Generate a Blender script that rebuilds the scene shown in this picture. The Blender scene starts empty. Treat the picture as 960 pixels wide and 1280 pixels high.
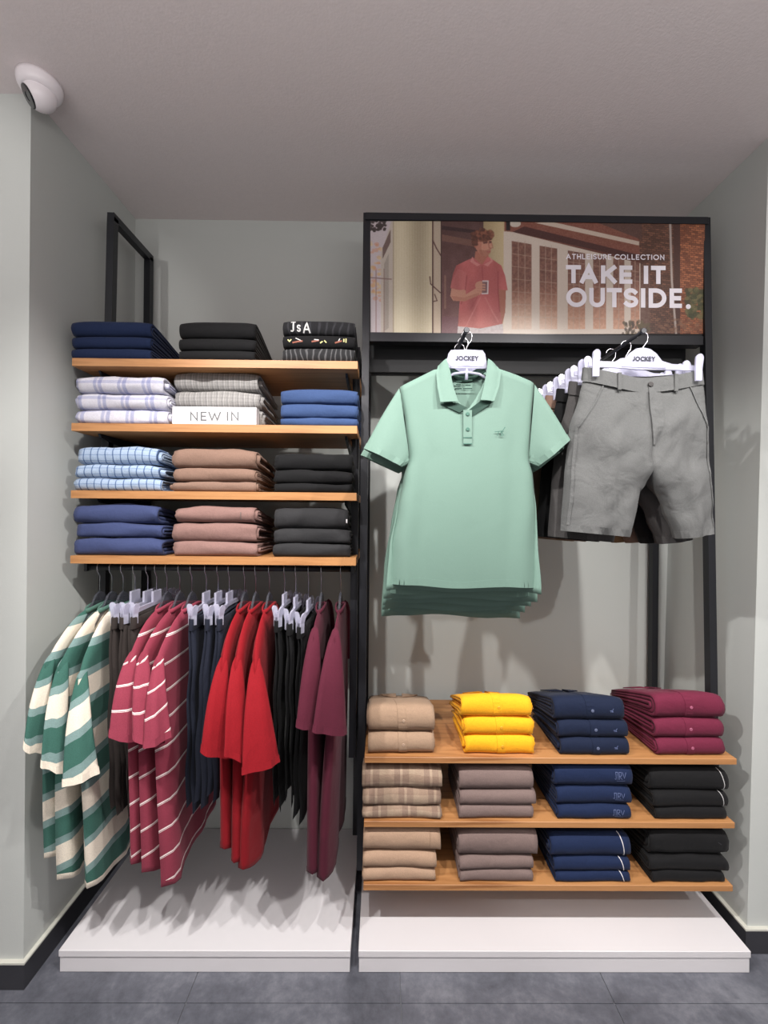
import bpy, math, random
import numpy as np
from mathutils import Vector, Matrix, noise

random.seed(7)
SC = bpy.context.scene
COL = SC.collection

# ------------------------------------------------------------------ camera, world, lights, exposure
F = 540.0
CAMZ = 1.58
cd = bpy.data.cameras.new('camera')
cam = bpy.data.objects.new('camera', cd)
COL.objects.link(cam)
cd.sensor_fit = 'HORIZONTAL'
cd.sensor_width = 36.0
cd.lens = F / 960 * 36.0
cd.clip_start = 0.02
ROT = Matrix.Rotation(math.radians(-0.4), 3, 'Z') @ Matrix.Rotation(math.radians(90), 3, 'X') @ Matrix.Rotation(0.0088, 3, 'Z')
cam.matrix_world = Matrix.Translation((0, 0, CAMZ)) @ ROT.to_4x4()
SC.camera = cam

SC.view_settings.view_transform = 'Standard'
SC.view_settings.look = 'None'
SC.view_settings.gamma = 1.0
SC.view_settings.use_curve_mapping = False
SC.view_settings.exposure = 0.0

wd = bpy.data.worlds.new('world')
SC.world = wd
wd.use_nodes = True
wd.node_tree.nodes['Background'].inputs[0].default_value = (1.0, 0.955, 0.94, 1)
wd.node_tree.nodes['Background'].inputs[1].default_value = 0.40


def spot(name, loc, target, power, size, blend=0.25, radius=0.03, color=(1, 0.965, 0.93)):
    l = bpy.data.lights.new(name, 'SPOT')
    l.energy = power
    l.spot_size = math.radians(size)
    l.spot_blend = blend
    l.shadow_soft_size = radius
    l.color = color
    o = bpy.data.objects.new(name, l)
    COL.objects.link(o)
    o.location = loc
    o.rotation_euler = (Vector(target) - Vector(loc)).to_track_quat('-Z', 'Y').to_euler()
    return o


spot('track_spot', (-1.00, 0.25, 2.88), (0.45, 1.60, 0.45), 135, 80, 0.6)
spot('track_spot', (-0.35, 0.25, 2.88), (-0.62, 1.60, 0.45), 104, 86, 0.6)
spot('track_spot', (0.50, 0.25, 2.88), (0.60, 1.60, 0.45), 94, 86, 0.6)
spot('track_spot', (1.15, 0.25, 2.88), (-0.10, 1.60, 0.45), 120, 80, 0.6)
spot('track_spot', (-1.6, -0.9, 2.88), (-1.6, 1.44, 2.35), 55, 36, 0.5)
spot('track_spot', (1.8, -0.9, 2.88), (1.9, 1.56, 1.5), 90, 60)
# unseen fill light, added behind the camera to brighten the ceiling
al = bpy.data.lights.new('ceiling_fill', 'AREA')
al.shape = 'RECTANGLE'; al.size = 3.6; al.size_y = 0.8; al.energy = 62; al.color = (1, 0.95, 0.93)
ao = bpy.data.objects.new('ceiling_fill', al)
COL.objects.link(ao)
ao.location = (0, -0.7, 2.1)
ao.rotation_euler = (math.pi, 0, 0)


# ------------------------------------------------------------------ helpers
def W(px, py, D):
    """world point seen at photo pixel (px, py) standing at depth y = D"""
    d = ROT @ Vector(((px - 480.0) / F, (640.0 - py) / F, -1.0))
    s = D / d.y
    return Vector((d.x * s, D, CAMZ + d.z * s))


def link(o, parent=None):
    COL.objects.link(o)
    if parent is not None:
        o.parent = parent
    return o


def tag(o, label=None, cat=None, group=None, kind=None):
    if label: o['label'] = label
    if cat: o['category'] = cat
    if group: o['group'] = group
    if kind: o['kind'] = kind
    return o


def thing(name, loc, label, cat, group=None):
    o = bpy.data.objects.new(name, None)
    o.empty_display_size = 0.05
    link(o)
    o.location = loc
    return tag(o, label, cat, group)


class MB:
    """collects geometry in world space, builds one mesh object"""
    def __init__(s):
        s.v, s.f, s.uv, s.mi = [], [], {}, []
        s.cur = 0

    def vert(s, p, uv=None):
        s.v.append((p[0], p[1], p[2]))
        if uv is not None: s.uv[len(s.v) - 1] = uv
        return len(s.v) - 1

    def face(s, *idx):
        s.f.append(tuple(idx)); s.mi.append(s.cur)

    def box(s, a, b, bev=0.0):
        x0, y0, z0 = [min(a[i], b[i]) for i in range(3)]
        x1, y1, z1 = [max(a[i], b[i]) for i in range(3)]
        if bev <= 0:
            n = len(s.v)
            for z in (z0, z1):
                for x, y in ((x0, y0), (x1, y0), (x1, y1), (x0, y1)):
                    s.vert((x, y, z))
            for q in ((3, 2, 1, 0), (4, 5, 6, 7), (0, 1, 5, 4), (1, 2, 6, 5), (2, 3, 7, 6), (3, 0, 4, 7)):
                s.face(*[n + i for i in q])
            return
        # chamfered box: rings of an octagon at four heights
        n = len(s.v)
        for z, k in ((z0, 1), (z0 + bev, 0), (z1 - bev, 0), (z1, 1)):
            e = bev if k else 0
            X0, X1, Y0, Y1 = x0 + e, x1 - e, y0 + e, y1 - e
            c = bev
            for p in ((X0 + c, Y0), (X1 - c, Y0), (X1, Y0 + c), (X1, Y1 - c), (X1 - c, Y1), (X0 + c, Y1), (X0, Y1 - c), (X0, Y0 + c)):
                s.vert((p[0], p[1], z))
        for r in range(3):
            for i in range(8):
                j = (i + 1) % 8
                s.face(n + r * 8 + i, n + r * 8 + j, n + (r + 1) * 8 + j, n + (r + 1) * 8 + i)
        s.face(*[n + 7 - i for i in range(8)])
        s.face(*[n + 24 + i for i in range(8)])

    def bar(s, p, q, w, d, up=None):
        """square bar from p to q; w along x-ish, d along the other"""
        p, q = Vector(p), Vector(q)
        t = (q - p).normalized()
        u = Vector((1, 0, 0)) if abs(t.x) < 0.8 else Vector((0, 1, 0))
        a = (u - t * u.dot(t)).normalized()
        b = t.cross(a)
        n = len(s.v)
        for c in (p, q):
            for i, j in ((-1, -1), (1, -1), (1, 1), (-1, 1)):
                s.vert(c + a * (i * w / 2) + b * (j * d / 2))
        for qd in ((3, 2, 1, 0), (4, 5, 6, 7), (0, 1, 5, 4), (1, 2, 6, 5), (2, 3, 7, 6), (3, 0, 4, 7)):
            s.face(*[n + i for i in qd])

    def tube(s, pts, r, n=8, cap=True):
        pts = [Vector(p) for p in pts]
        rr = r if isinstance(r, (list, tuple)) else [r] * len(pts)
        t0 = (pts[1] - pts[0]).normalized()
        a = t0.orthogonal().normalized()
        rings = []
        for i, p in enumerate(pts):
            t = (pts[min(i + 1, len(pts) - 1)] - pts[max(i - 1, 0)]).normalized()
            a = (a - t * a.dot(t)).normalized()
            b = t.cross(a)
            rings.append([s.vert(p + a * (rr[i] * math.cos(k * 2 * math.pi / n)) + b * (rr[i] * math.sin(k * 2 * math.pi / n))) for k in range(n)])
        s.loft(rings, cap)

    def loft(s, rings, cap=False, closed=True):
        for r0, r1 in zip(rings, rings[1:]):
            m = len(r0)
            for k in range(m if closed else m - 1):
                l = (k + 1) % m
                s.face(r0[k], r0[l], r1[l], r1[k])
        if cap:
            s.face(*reversed(rings[0])); s.face(*rings[-1])

    def grid(s, P, nu, nv, uvf=None):
        """P(i/nu, j/nv) -> point"""
        idx = [[s.vert(P(i / nu, j / nv), uvf(i / nu, j / nv) if uvf else None) for i in range(nu + 1)] for j in range(nv + 1)]
        for j in range(nv):
            for i in range(nu):
                s.face(idx[j][i], idx[j][i + 1], idx[j + 1][i + 1], idx[j + 1][i])

    def disc(s, c, nrm, r, h, n=14, dome=0.0):
        c, nrm = Vector(c), Vector(nrm).normalized()
        a = nrm.orthogonal().normalized(); b = nrm.cross(a)
        rings = []
        for rad, off in ((r, 0), (r, h * 0.7), (r * 0.85, h), (r * 0.55, h + dome)):
            rings.append([s.vert(c + a * (rad * math.cos(k * 2 * math.pi / n)) + b * (rad * math.sin(k * 2 * math.pi / n)) + nrm * off) for k in range(n)])
        s.loft(rings, True)

    def build(s, name, mat, parent=None, origin=None, smooth=False, solid=0.0, subd=0):
        og = Vector(origin) if origin is not None else (parent.matrix_basis.translation.copy() if parent is not None else Vector())
        if parent is not None:
            pw = parent; og = Vector()
            while pw is not None:
                og += pw.location; pw = pw.parent
        me = bpy.data.meshes.new(name)
        vv = [(a - og.x, b - og.y, c - og.z) for a, b, c in s.v]
        me.from_pydata(vv, [], s.f)
        mats = mat if isinstance(mat, (list, tuple)) else [mat]
        for m in mats: me.materials.append(m)
        if len(mats) > 1: me.polygons.foreach_set('material_index', s.mi)
        if s.uv:
            ul = me.uv_layers.new(name='UVMap')
            li = np.empty(len(me.loops), dtype=np.int32)
            me.loops.foreach_get('vertex_index', li)
            arr = np.zeros((len(s.v), 2), dtype=np.float32)
            for k, u in s.uv.items(): arr[k] = u
            ul.data.foreach_set('uv', arr[li].ravel())
        if smooth:
            me.polygons.foreach_set('use_smooth', [True] * len(me.polygons))
        me.update()
        o = bpy.data.objects.new(name, me)
        link(o, parent)
        if parent is None: o.location = og
        if solid:
            m = o.modifiers.new('thickness', 'SOLIDIFY'); m.thickness = solid; m.offset = 0
        if subd:
            m = o.modifiers.new('smooth', 'SUBSURF'); m.levels = subd; m.render_levels = subd
        return o


def poly_interp(pts, t):
    """piecewise-linear (k, value...) table"""
    if t <= pts[0][0]: return pts[0][1]
    for (a, va), (b, vb) in zip(pts, pts[1:]):
        if t <= b:
            w = (t - a) / (b - a)
            w = w * w * (3 - 2 * w) * 0.5 + w * 0.5
            return va + (vb - va) * w
    return pts[-1][1]


# ------------------------------------------------------------------ materials
def new_mat(name):
    m = bpy.data.materials.new(name)
    m.use_nodes = True
    nt = m.node_tree
    return m, nt, nt.nodes['Principled BSDF']


def N(nt, kind, **kw):
    n = nt.nodes.new(kind)
    for k, v in kw.items():
        if k.startswith('i_'):
            n.inputs[k[2:].replace('_', ' ')].default_value = v
        else:
            setattr(n, k, v)
    return n


def srgb(r, g, b):
    f = lambda c: (c / 255 / 12.92) if c / 255 <= 0.04045 else ((c / 255 + 0.055) / 1.055) ** 2.4
    return (f(r), f(g), f(b), 1)


def mul(c, k): return (c[0] * k, c[1] * k, c[2] * k, 1)


def plain(name, col, rough=0.5, metal=0.0, bump=0.0, bscale=200, vary=0.06, vscale=6, coat=0.0, spec=0.5):
    m, nt, p = new_mat(name)
    tc = N(nt, 'ShaderNodeTexCoord')
    nz = N(nt, 'ShaderNodeTexNoise', i_Scale=vscale, i_Detail=4.0)
    nt.links.new(tc.outputs['Object'], nz.inputs['Vector'])
    mx = N(nt, 'ShaderNodeMix', data_type='RGBA')
    mx.inputs[6].default_value = mul(col, 1 - vary); mx.inputs[7].default_value = mul(col, 1 + vary)
    nt.links.new(nz.outputs[0], mx.inputs[0])
    nt.links.new(mx.outputs[2], p.inputs['Base Color'])
    p.inputs['Roughness'].default_value = rough
    p.inputs['Metallic'].default_value = metal
    p.inputs['Specular IOR Level'].default_value = spec
    p.inputs['Coat Weight'].default_value = coat
    if bump:
        n2 = N(nt, 'ShaderNodeTexNoise', i_Scale=bscale, i_Detail=3.0)
        nt.links.new(tc.outputs['Object'], n2.inputs['Vector'])
        b = N(nt, 'ShaderNodeBump', i_Strength=bump, i_Distance=0.002)
        nt.links.new(n2.outputs[0], b.inputs['Height'])
        nt.links.new(b.outputs[0], p.inputs['Normal'])
    return m


def fabric_finish(nt, p, colsock, rough=0.85, weave=0.25, wrinkle=0.35, sheen=0.04, wscale=16, cvar=0.12):
    tc = N(nt, 'ShaderNodeTexCoord')
    nz = N(nt, 'ShaderNodeTexNoise', i_Scale=420.0, i_Detail=2.0)
    nt.links.new(tc.outputs['Object'], nz.inputs['Vector'])
    n2 = N(nt, 'ShaderNodeTexNoise', i_Scale=float(wscale), i_Detail=3.0, i_Distortion=0.8)
    nt.links.new(tc.outputs['Object'], n2.inputs['Vector'])
    b1 = N(nt, 'ShaderNodeBump', i_Strength=weave, i_Distance=0.0015)
    nt.links.new(nz.outputs[0], b1.inputs['Height'])
    b2 = N(nt, 'ShaderNodeBump', i_Strength=wrinkle, i_Distance=0.012)
    nt.links.new(n2.outputs[0], b2.inputs['Height'])
    nt.links.new(b1.outputs[0], b2.inputs['Normal'])
    nt.links.new(b2.outputs[0], p.inputs['Normal'])
    # thread-level colour variation
    mx = N(nt, 'ShaderNodeMix', data_type='RGBA', blend_type='MULTIPLY')
    mx.inputs[0].default_value = 1.0
    mr = N(nt, 'ShaderNodeMapRange', i_From_Min=0.3, i_From_Max=0.7, i_To_Min=1 - cvar, i_To_Max=1 + 0.8 * cvar)
    nt.links.new(nz.outputs[0], mr.inputs[0])
    if isinstance(colsock, tuple): mx.inputs[6].default_value = colsock
    else: nt.links.new(colsock, mx.inputs[6])
    nt.links.new(mr.outputs[0], mx.inputs[7])
    nt.links.new(mx.outputs[2], p.inputs['Base Color'])
    p.inputs['Roughness'].default_value = rough
    p.inputs['Specular IOR Level'].default_value = 0.25
    p.inputs['Sheen Weight'].default_value = sheen
    p.inputs['Sheen Roughness'].default_value = 0.5


def fabric(name, col, **kw):
    m, nt, p = new_mat(name)
    fabric_finish(nt, p, col, **kw)
    return m


def uvsep(nt):
    uv = N(nt, 'ShaderNodeUVMap', uv_map='UVMap')
    sx = N(nt, 'ShaderNodeSeparateXYZ')
    nt.links.new(uv.outputs[0], sx.inputs[0])
    return sx


def fract(nt, sock, period, off=0.0):
    a = N(nt, 'ShaderNodeMath', operation='MULTIPLY_ADD')
    a.inputs[1].default_value = 1.0 / period; a.inputs[2].default_value = off
    nt.links.new(sock, a.inputs[0])
    b = N(nt, 'ShaderNodeMath', operation='FRACT')
    nt.links.new(a.outputs[0], b.inputs[0])
    return b.outputs[0]


def ramp(nt, sock, stops, interp='CONSTANT'):
    r = N(nt, 'ShaderNodeValToRGB')
    r.color_ramp.interpolation = interp
    e = r.color_ramp.elements
    while len(e) < len(stops): e.new(0.5)
    for k, (pos, c) in enumerate(stops):
        e[k].position = pos; e[k].color = c
    nt.links.new(sock, r.inputs[0])
    return r.outputs[0]


def stripe_fabric(name, stops, period, off=0.0, axis='Y', **kw):
    m, nt, p = new_mat(name)
    sx = uvsep(nt)
    c = ramp(nt, fract(nt, sx.outputs[axis], period, off), stops)
    fabric_finish(nt, p, c, **kw)
    return m


def plaid_fabric(name, xs, xp, ys, yp, **kw):
    """cloth woven from two sets of stripes, multiplied"""
    m, nt, p = new_mat(name)
    sx = uvsep(nt)
    a = ramp(nt, fract(nt, sx.outputs['X'], xp), xs)
    b = ramp(nt, fract(nt, sx.outputs['Y'], yp), ys)
    mx = N(nt, 'ShaderNodeMix', data_type='RGBA', blend_type='MULTIPLY')
    mx.inputs[0].default_value = 1.0
    nt.links.new(a, mx.inputs[6]); nt.links.new(b, mx.inputs[7])
    fabric_finish(nt, p, mx.outputs[2], **kw)
    return m


def clear_plastic(name, col, alpha_mix=0.5, rough=0.15):
    m, nt, p = new_mat(name)
    p.inputs['Base Color'].default_value = col
    p.inputs['Roughness'].default_value = rough
    p.inputs['Coat Weight'].default_value = 0.5
    nz = N(nt, 'ShaderNodeTexNoise', i_Scale=40.0)
    mr = N(nt, 'ShaderNodeMapRange', i_To_Min=rough * 0.8, i_To_Max=rough * 1.4)
    nt.links.new(nz.outputs[0], mr.inputs[0]); nt.links.new(mr.outputs[0], p.inputs['Roughness'])
    tr = N(nt, 'ShaderNodeBsdfTransparent')
    tr.inputs[0].default_value = (0.96, 0.96, 0.99, 1)
    mx = N(nt, 'ShaderNodeMixShader'); mx.inputs[0].default_value = 1 - alpha_mix
    out = nt.nodes['Material Output']
    nt.links.new(tr.outputs[0], mx.inputs[1]); nt.links.new(p.outputs[0], mx.inputs[2])
    nt.links.new(mx.outputs[0], out.inputs['Surface'])
    return m


def wood(name, c1, c2):
    m, nt, p = new_mat(name)
    tc = N(nt, 'ShaderNodeTexCoord')
    mp = N(nt, 'ShaderNodeMapping')
    mp.inputs['Scale'].default_value = (1.2, 22.0, 22.0)
    nt.links.new(tc.outputs['Object'], mp.inputs[0])
    nz = N(nt, 'ShaderNodeTexNoise', i_Scale=2.2, i_Detail=6.0, i_Distortion=0.6)
    nt.links.new(mp.outputs[0], nz.inputs['Vector'])
    c = ramp(nt, nz.outputs[0], [(0.3, c1), (0.52, mul(c2, 0.95)), (0.7, c2)], 'LINEAR')
    nt.links.new(c, p.inputs['Base Color'])
    p.inputs['Roughness'].default_value = 0.45
    b = N(nt, 'ShaderNodeBump', i_Strength=0.12, i_Distance=0.001)
    nt.links.new(nz.outputs[0], b.inputs['Height']); nt.links.new(b.outputs[0], p.inputs['Normal'])
    return m


def tile_mat(name):
    m, nt, p = new_mat(name)
    tc = N(nt, 'ShaderNodeTexCoord')
    a = N(nt, 'ShaderNodeTexNoise', i_Scale=4.0, i_Detail=8.0, i_Roughness=0.65, i_Distortion=0.5)
    b = N(nt, 'ShaderNodeTexNoise', i_Scale=38.0, i_Detail=5.0, i_Roughness=0.7)
    nt.links.new(tc.outputs['Object'], a.inputs['Vector']); nt.links.new(tc.outputs['Object'], b.inputs['Vector'])
    ad = N(nt, 'ShaderNodeMath', operation='MULTIPLY_ADD'); ad.inputs[1].default_value = 0.45
    nt.links.new(b.outputs[0], ad.inputs[0]); nt.links.new(a.outputs[0], ad.inputs[2])
    c = ramp(nt, ad.outputs[0], [(0.5, srgb(70, 72, 80)), (0.72, srgb(92, 94, 103)), (0.95, srgb(120, 122, 130))], 'LINEAR')
    nt.links.new(c, p.inputs['Base Color'])
    p.inputs['Roughness'].default_value = 0.5
    bp = N(nt, 'ShaderNodeBump', i_Strength=0.15, i_Distance=0.002)
    nt.links.new(b.outputs[0], bp.inputs['Height']); nt.links.new(bp.outputs[0], p.inputs['Normal'])
    return m


M = {}
M['wall'] = plain('wall_paint', srgb(194, 198, 195), 0.8, bump=0.12, bscale=260, vary=0.02, vscale=3)
M['ceiling'] = plain('ceiling_paint', srgb(226, 217, 217), 0.9, bump=0.35, bscale=150, vary=0.04, vscale=60)
M['tile'] = tile_mat('floor_tile')
M['grout'] = plain('grout', srgb(120, 122, 128), 0.9)
M['skirting'] = plain('skirting_tile', srgb(52, 52, 57), 0.4, vary=0.25, vscale=14)
M['skirting_top'] = plain('skirting_ledge', srgb(205, 205, 195), 0.6)
M['white_board'] = plain('white_laminate', srgb(218, 216, 219), 0.35, vary=0.01)
M['black_metal'] = plain('black_powder_coat', srgb(38, 39, 44), 0.38, metal=0.3, vary=0.1, bump=0.05, bscale=400)
M['dark_panel'] = plain('dark_grey_panel', srgb(34, 35, 37), 0.7)
M['wood'] = wood('oak_laminate', srgb(150, 100, 58), srgb(184, 132, 84))
M['white_plastic'] = plain('white_plastic', srgb(248, 242, 246), 0.3, vary=0.01)
M['black_gloss'] = plain('black_gloss', srgb(18, 18, 24), 0.12, coat=0.4)
M['clear'] = clear_plastic('clear_hanger_plastic', srgb(206, 206, 226), 0.48)
M['smoke'] = clear_plastic('smoky_hanger_plastic', srgb(70, 72, 80), 0.4)
M['chrome'] = plain('hook_wire', srgb(190, 190, 195), 0.25, metal=1.0)
M['print_dark'] = plain('dark_print', srgb(26, 28, 44), 0.6)
M['grey_letter'] = plain('grey_letter', srgb(96, 96, 98), 0.5)
M['white_letter'] = plain('white_letter', srgb(246, 242, 250), 0.5)
M['silver_print'] = plain('silver_print', srgb(206, 206, 206), 0.55)
M['yellow_print'] = plain('pale_yellow_print', srgb(214, 208, 140), 0.6)
M['rust_print'] = plain('rust_print', srgb(140, 78, 58), 0.6)
M['faint_print'] = plain('faint_navy_print', srgb(92, 104, 142), 0.6)
M['faint_grey'] = plain('faint_charcoal_print', srgb(66, 67, 72), 0.6)

FAB = {
    'navy': (22, 36, 68), 'navy_dark': (20, 30, 54), 'black': (19, 19, 21), 'blue': (54, 74, 114),
    'blue2': (60, 70, 108), 'brown': (130, 104, 91), 'mauve': (136, 106, 100), 'charcoal': (43, 43, 45), 'tan': (168, 140, 118),
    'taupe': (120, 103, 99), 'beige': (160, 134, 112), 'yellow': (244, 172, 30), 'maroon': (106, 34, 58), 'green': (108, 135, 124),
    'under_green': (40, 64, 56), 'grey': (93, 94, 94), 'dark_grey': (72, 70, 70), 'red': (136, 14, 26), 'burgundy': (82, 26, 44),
    'ink': (30, 34, 48), 'coal': (15, 15, 17), 'umber': (52, 46, 44), 'ochre': (140, 112, 84), 'white': (236, 232, 234),
    'rib_green': (76, 110, 99), 'rose': (138, 54, 72), 'cream': (226, 216, 200),
}
for k, c in FAB.items():
    kw = dict(weave=0.2, wrinkle=0.3)
    if k in ('green', 'under_green'): kw = dict(weave=0.03, cvar=0.03, wrinkle=0.12, sheen=0.03, rough=0.7, wscale=7)
    if k in ('navy', 'navy_dark', 'black', 'coal', 'ink', 'umber'): kw['sheen'] = 0.04
    if k == 'grey': kw = dict(weave=0.3, wrinkle=0.75, wscale=11)
    if k in ('red', 'burgundy', 'rose'): kw = dict(weave=0.2, wrinkle=0.35, wscale=9)
    M[k] = fabric(k + '_cloth', srgb(*c), **kw)
OFFW = srgb(226, 216, 200); GRN = srgb(58, 100, 90); SAGE = srgb(122, 148, 146)
M['green_stripe'] = stripe_fabric('green_cream_stripe', [(0.0, GRN), (0.36, SAGE), (0.5, OFFW), (0.86, SAGE)], 0.18, 0.25, wrinkle=0.3, wscale=9)
M['rose_stripe'] = stripe_fabric('rose_white_stripe', [(0.0, srgb(138, 54, 72)), (0.88, srgb(236, 222, 220)), (0.935, srgb(138, 54, 72)), (0.955, srgb(236, 222, 220)), (0.975, srgb(138, 54, 72))], 0.088, 0.2, wrinkle=0.3, wscale=9)
w_ = (1, 1, 1, 1)
M['lavender_plaid'] = plaid_fabric('lavender_plaid', [(0, srgb(206, 205, 215)), (0.5, srgb(172, 174, 198)), (0.62, srgb(200, 198, 210)), (0.7, srgb(166, 168, 194)), (0.85, srgb(204, 202, 212))], 0.088,
                                   [(0, w_), (0.55, (0.72, 0.74, 0.86, 1)), (0.8, w_)], 0.05)
M['grey_check'] = plaid_fabric('grey_check', [(0, srgb(150, 148, 146)), (0.1, srgb(186, 184, 182)), (0.16, srgb(146, 144, 142)), (0.55, srgb(160, 158, 156)), (0.62, srgb(138, 136, 135))], 0.02,
                               [(0, w_), (0.8, (0.8, 0.8, 0.8, 1))], 0.014)
M['sky_check'] = plaid_fabric('sky_blue_check', [(0, srgb(158, 176, 200)), (0.84, srgb(92, 114, 150))], 0.027,
                              [(0, w_), (0.86, (0.6, 0.66, 0.78, 1))], 0.022)
M['sand_plaid'] = plaid_fabric('sand_plaid', [(0, srgb(162, 141, 122)), (0.3, srgb(144, 123, 108)), (0.5, srgb(172, 152, 132)), (0.58, srgb(148, 127, 111)), (0.8, srgb(166, 146, 126))], 0.105,
                               [(0, w_), (0.55, (0.84, 0.8, 0.8, 1))], 0.06)


def leaf_mat(name, base, line, scale):
    m, nt, p = new_mat(name)
    uv = N(nt, 'ShaderNodeUVMap', uv_map='UVMap')
    wv = N(nt, 'ShaderNodeTexWave', i_Scale=scale, i_Distortion=9.0, i_Detail=2.0)
    wv.inputs['Detail Scale'].default_value = 0.6
    nt.links.new(uv.outputs[0], wv.inputs['Vector'])
    c = ramp(nt, wv.outputs[1], [(0.0, base), (0.78, base), (0.9, line)], 'LINEAR')
    fabric_finish(nt, p, c)
    return m


M['leaf_black'] = leaf_mat('black_leaf_print', srgb(32, 32, 35), srgb(52, 52, 56), 12)
M['leaf_grey'] = leaf_mat('grey_leaf_print', srgb(40, 40, 42), srgb(88, 88, 90), 16)

# ------------------------------------------------------------------ stroke lettering
def arc(cx, cy, rx, ry, a0, a1, n=10):
    return [(cx + rx * math.cos(math.radians(a0 + (a1 - a0) * k / n)), cy + ry * math.sin(math.radians(a0 + (a1 - a0) * k / n))) for k in range(n + 1)]


# glyphs: advance width, list of polylines in a cell of height 1
GL = {
    'A': (0.80, [[(0.0, 0), (0.4, 1), (0.8, 0)], [(0.15, 0.3), (0.65, 0.3)]]),
    'C': (0.78, [arc(0.5, 0.5, 0.5, 0.5, 48, 312, 18)]),
    'D': (0.74, [[(0, 0), (0, 1), (0.28, 1)] + arc(0.28, 0.5, 0.46, 0.5, 90, -90, 14) + [(0, 0)]]),
    'E': (0.52, [[(0.52, 1), (0, 1), (0, 0), (0.52, 0)], [(0, 0.5), (0.46, 0.5)]]),
    'H': (0.66, [[(0, 0), (0, 1)], [(0.66, 0), (0.66, 1)], [(0, 0.5), (0.66, 0.5)]]),
    'I': (0.0, [[(0, 0), (0, 1)]]),
    'J': (0.42, [[(0.42, 1), (0.42, 0.25)] + arc(0.2, 0.22, 0.22, 0.22, 0, -150, 8)]),
    'K': (0.62, [[(0, 0), (0, 1)], [(0.6, 1), (0.06, 0.45)], [(0.2, 0.58), (0.62, 0)]]),
    'L': (0.48, [[(0, 1), (0, 0), (0.48, 0)]]),
    'N': (0.68, [[(0, 0), (0, 1), (0.68, 0), (0.68, 1)]]),
    'O': (1.0, [arc(0.5, 0.5, 0.5, 0.5, 0, 360, 26)]),
    'R': (0.58, [[(0, 0), (0, 1), (0.3, 1)] + arc(0.3, 0.73, 0.26, 0.27, 90, -90, 10) + [(0, 0.46)], [(0.26, 0.46), (0.58, 0)]]),
    'S': (0.54, [arc(0.27, 0.75, 0.26, 0.25, 30, 270, 12) + arc(0.27, 0.25, 0.28, 0.25, 90, -150, 12)[1:]]),
    'T': (0.60, [[(0, 1), (0.6, 1)], [(0.3, 1), (0.3, 0)]]),
    'U': (0.66, [[(0, 1), (0, 0.33)] + arc(0.33, 0.33, 0.33, 0.33, 180, 360, 12) + [(0.66, 1)]]),
    'V': (0.7, [[(0, 1), (0.35, 0), (0.7, 1)]]),
    'W': (1.0, [[(0, 1), (0.27, 0), (0.5, 0.85), (0.73, 0), (1.0, 1)]]),
    'Y': (0.64, [[(0, 1), (0.32, 0.48), (0.64, 1)], [(0.32, 0.48), (0.32, 0)]]),
    '.': (0.0, [[(0, 0.0), (0.0001, 0.0)]]),
}


def stroke_mesh(mb, lines, wd, place, lift=0.0):
    """polylines in (x, y) -> flat ribbons; place(x, y, h) gives the world point"""
    for li, ln in enumerate(lines):
        lf = lift + 0.00012 * (li % 3)
        ln = [p for q, p in enumerate(ln) if q == 0 or math.hypot(p[0] - ln[q - 1][0], p[1] - ln[q - 1][1]) > 1e-7]
        n = len(ln)
        L, R = [], []
        for i in range(n):
            x, y = ln[i]
            def dirv(a, b):
                dx, dy = b[0] - a[0], b[1] - a[1]
                l = math.hypot(dx, dy) or 1e-9
                return dx / l, dy / l
            closed = n > 3 and math.hypot(ln[0][0] - ln[-1][0], ln[0][1] - ln[-1][1]) < 1e-6
            d0 = dirv(ln[i - 1], ln[i]) if i else (dirv(ln[-2], ln[-1]) if closed else dirv(ln[0], ln[1]))
            d1 = dirv(ln[i], ln[i + 1]) if i < n - 1 else (dirv(ln[0], ln[1]) if closed else dirv(ln[-2], ln[-1]))
            tx, ty = d0[0] + d1[0], d0[1] + d1[1]
            l = math.hypot(tx, ty) or 1e-9
            tx, ty = tx / l, ty / l
            k = 1 / max(0.42, tx * d1[0] + ty * d1[1])
            ex = 0
            if not closed and i == 0: ex = -wd * 0.48
            if not closed and i == n - 1: ex = wd * 0.48
            x += tx * ex; y += ty * ex
            L.append((x - ty * wd / 2 * k, y + tx * wd / 2 * k)); R.append((x + ty * wd / 2 * k, y - tx * wd / 2 * k))
        ids = [(mb.vert(place(*L[i], lf)), mb.vert(place(*R[i], lf))) for i in range(n)]
        for a, b in zip(ids, ids[1:]):
            mb.face(a[0], a[1], b[1], b[0])


def text_lines(txt, size, gap):
    """-> polylines scaled to cap height size (stroke centre), total width"""
    x = 0.0; out = []
    for ch in txt:
        if ch == ' ':
            x += 0.42 * size; continue
        wdt, ls = GL[ch]
        out += [[(x + a * size, b * size) for a, b in l] for l in ls]
        x += wdt * size + gap
    return out, x - gap


# ------------------------------------------------------------------ setting
YW = 2.05          # back wall
XL, XR = -1.172, 1.372
CEIL = CAMZ + 1.375
YLF, YRF = 1.44, 1.56


def struct(mb, name, mat, **kw):
    o = mb.build(name, mat, **kw)
    o['kind'] = 'structure'
    return o


mb = MB(); mb.box((XL - 0.02, YW, 0), (XR + 0.02, YW + 0.08, CEIL + 0.02)); struct(mb, 'wall_back', M['wall'])
mb = MB(); mb.box((-2.4, YLF, 0), (XL, YW + 0.08, CEIL + 0.02)); struct(mb, 'wall_left', M['wall'])
mb = MB()
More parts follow.
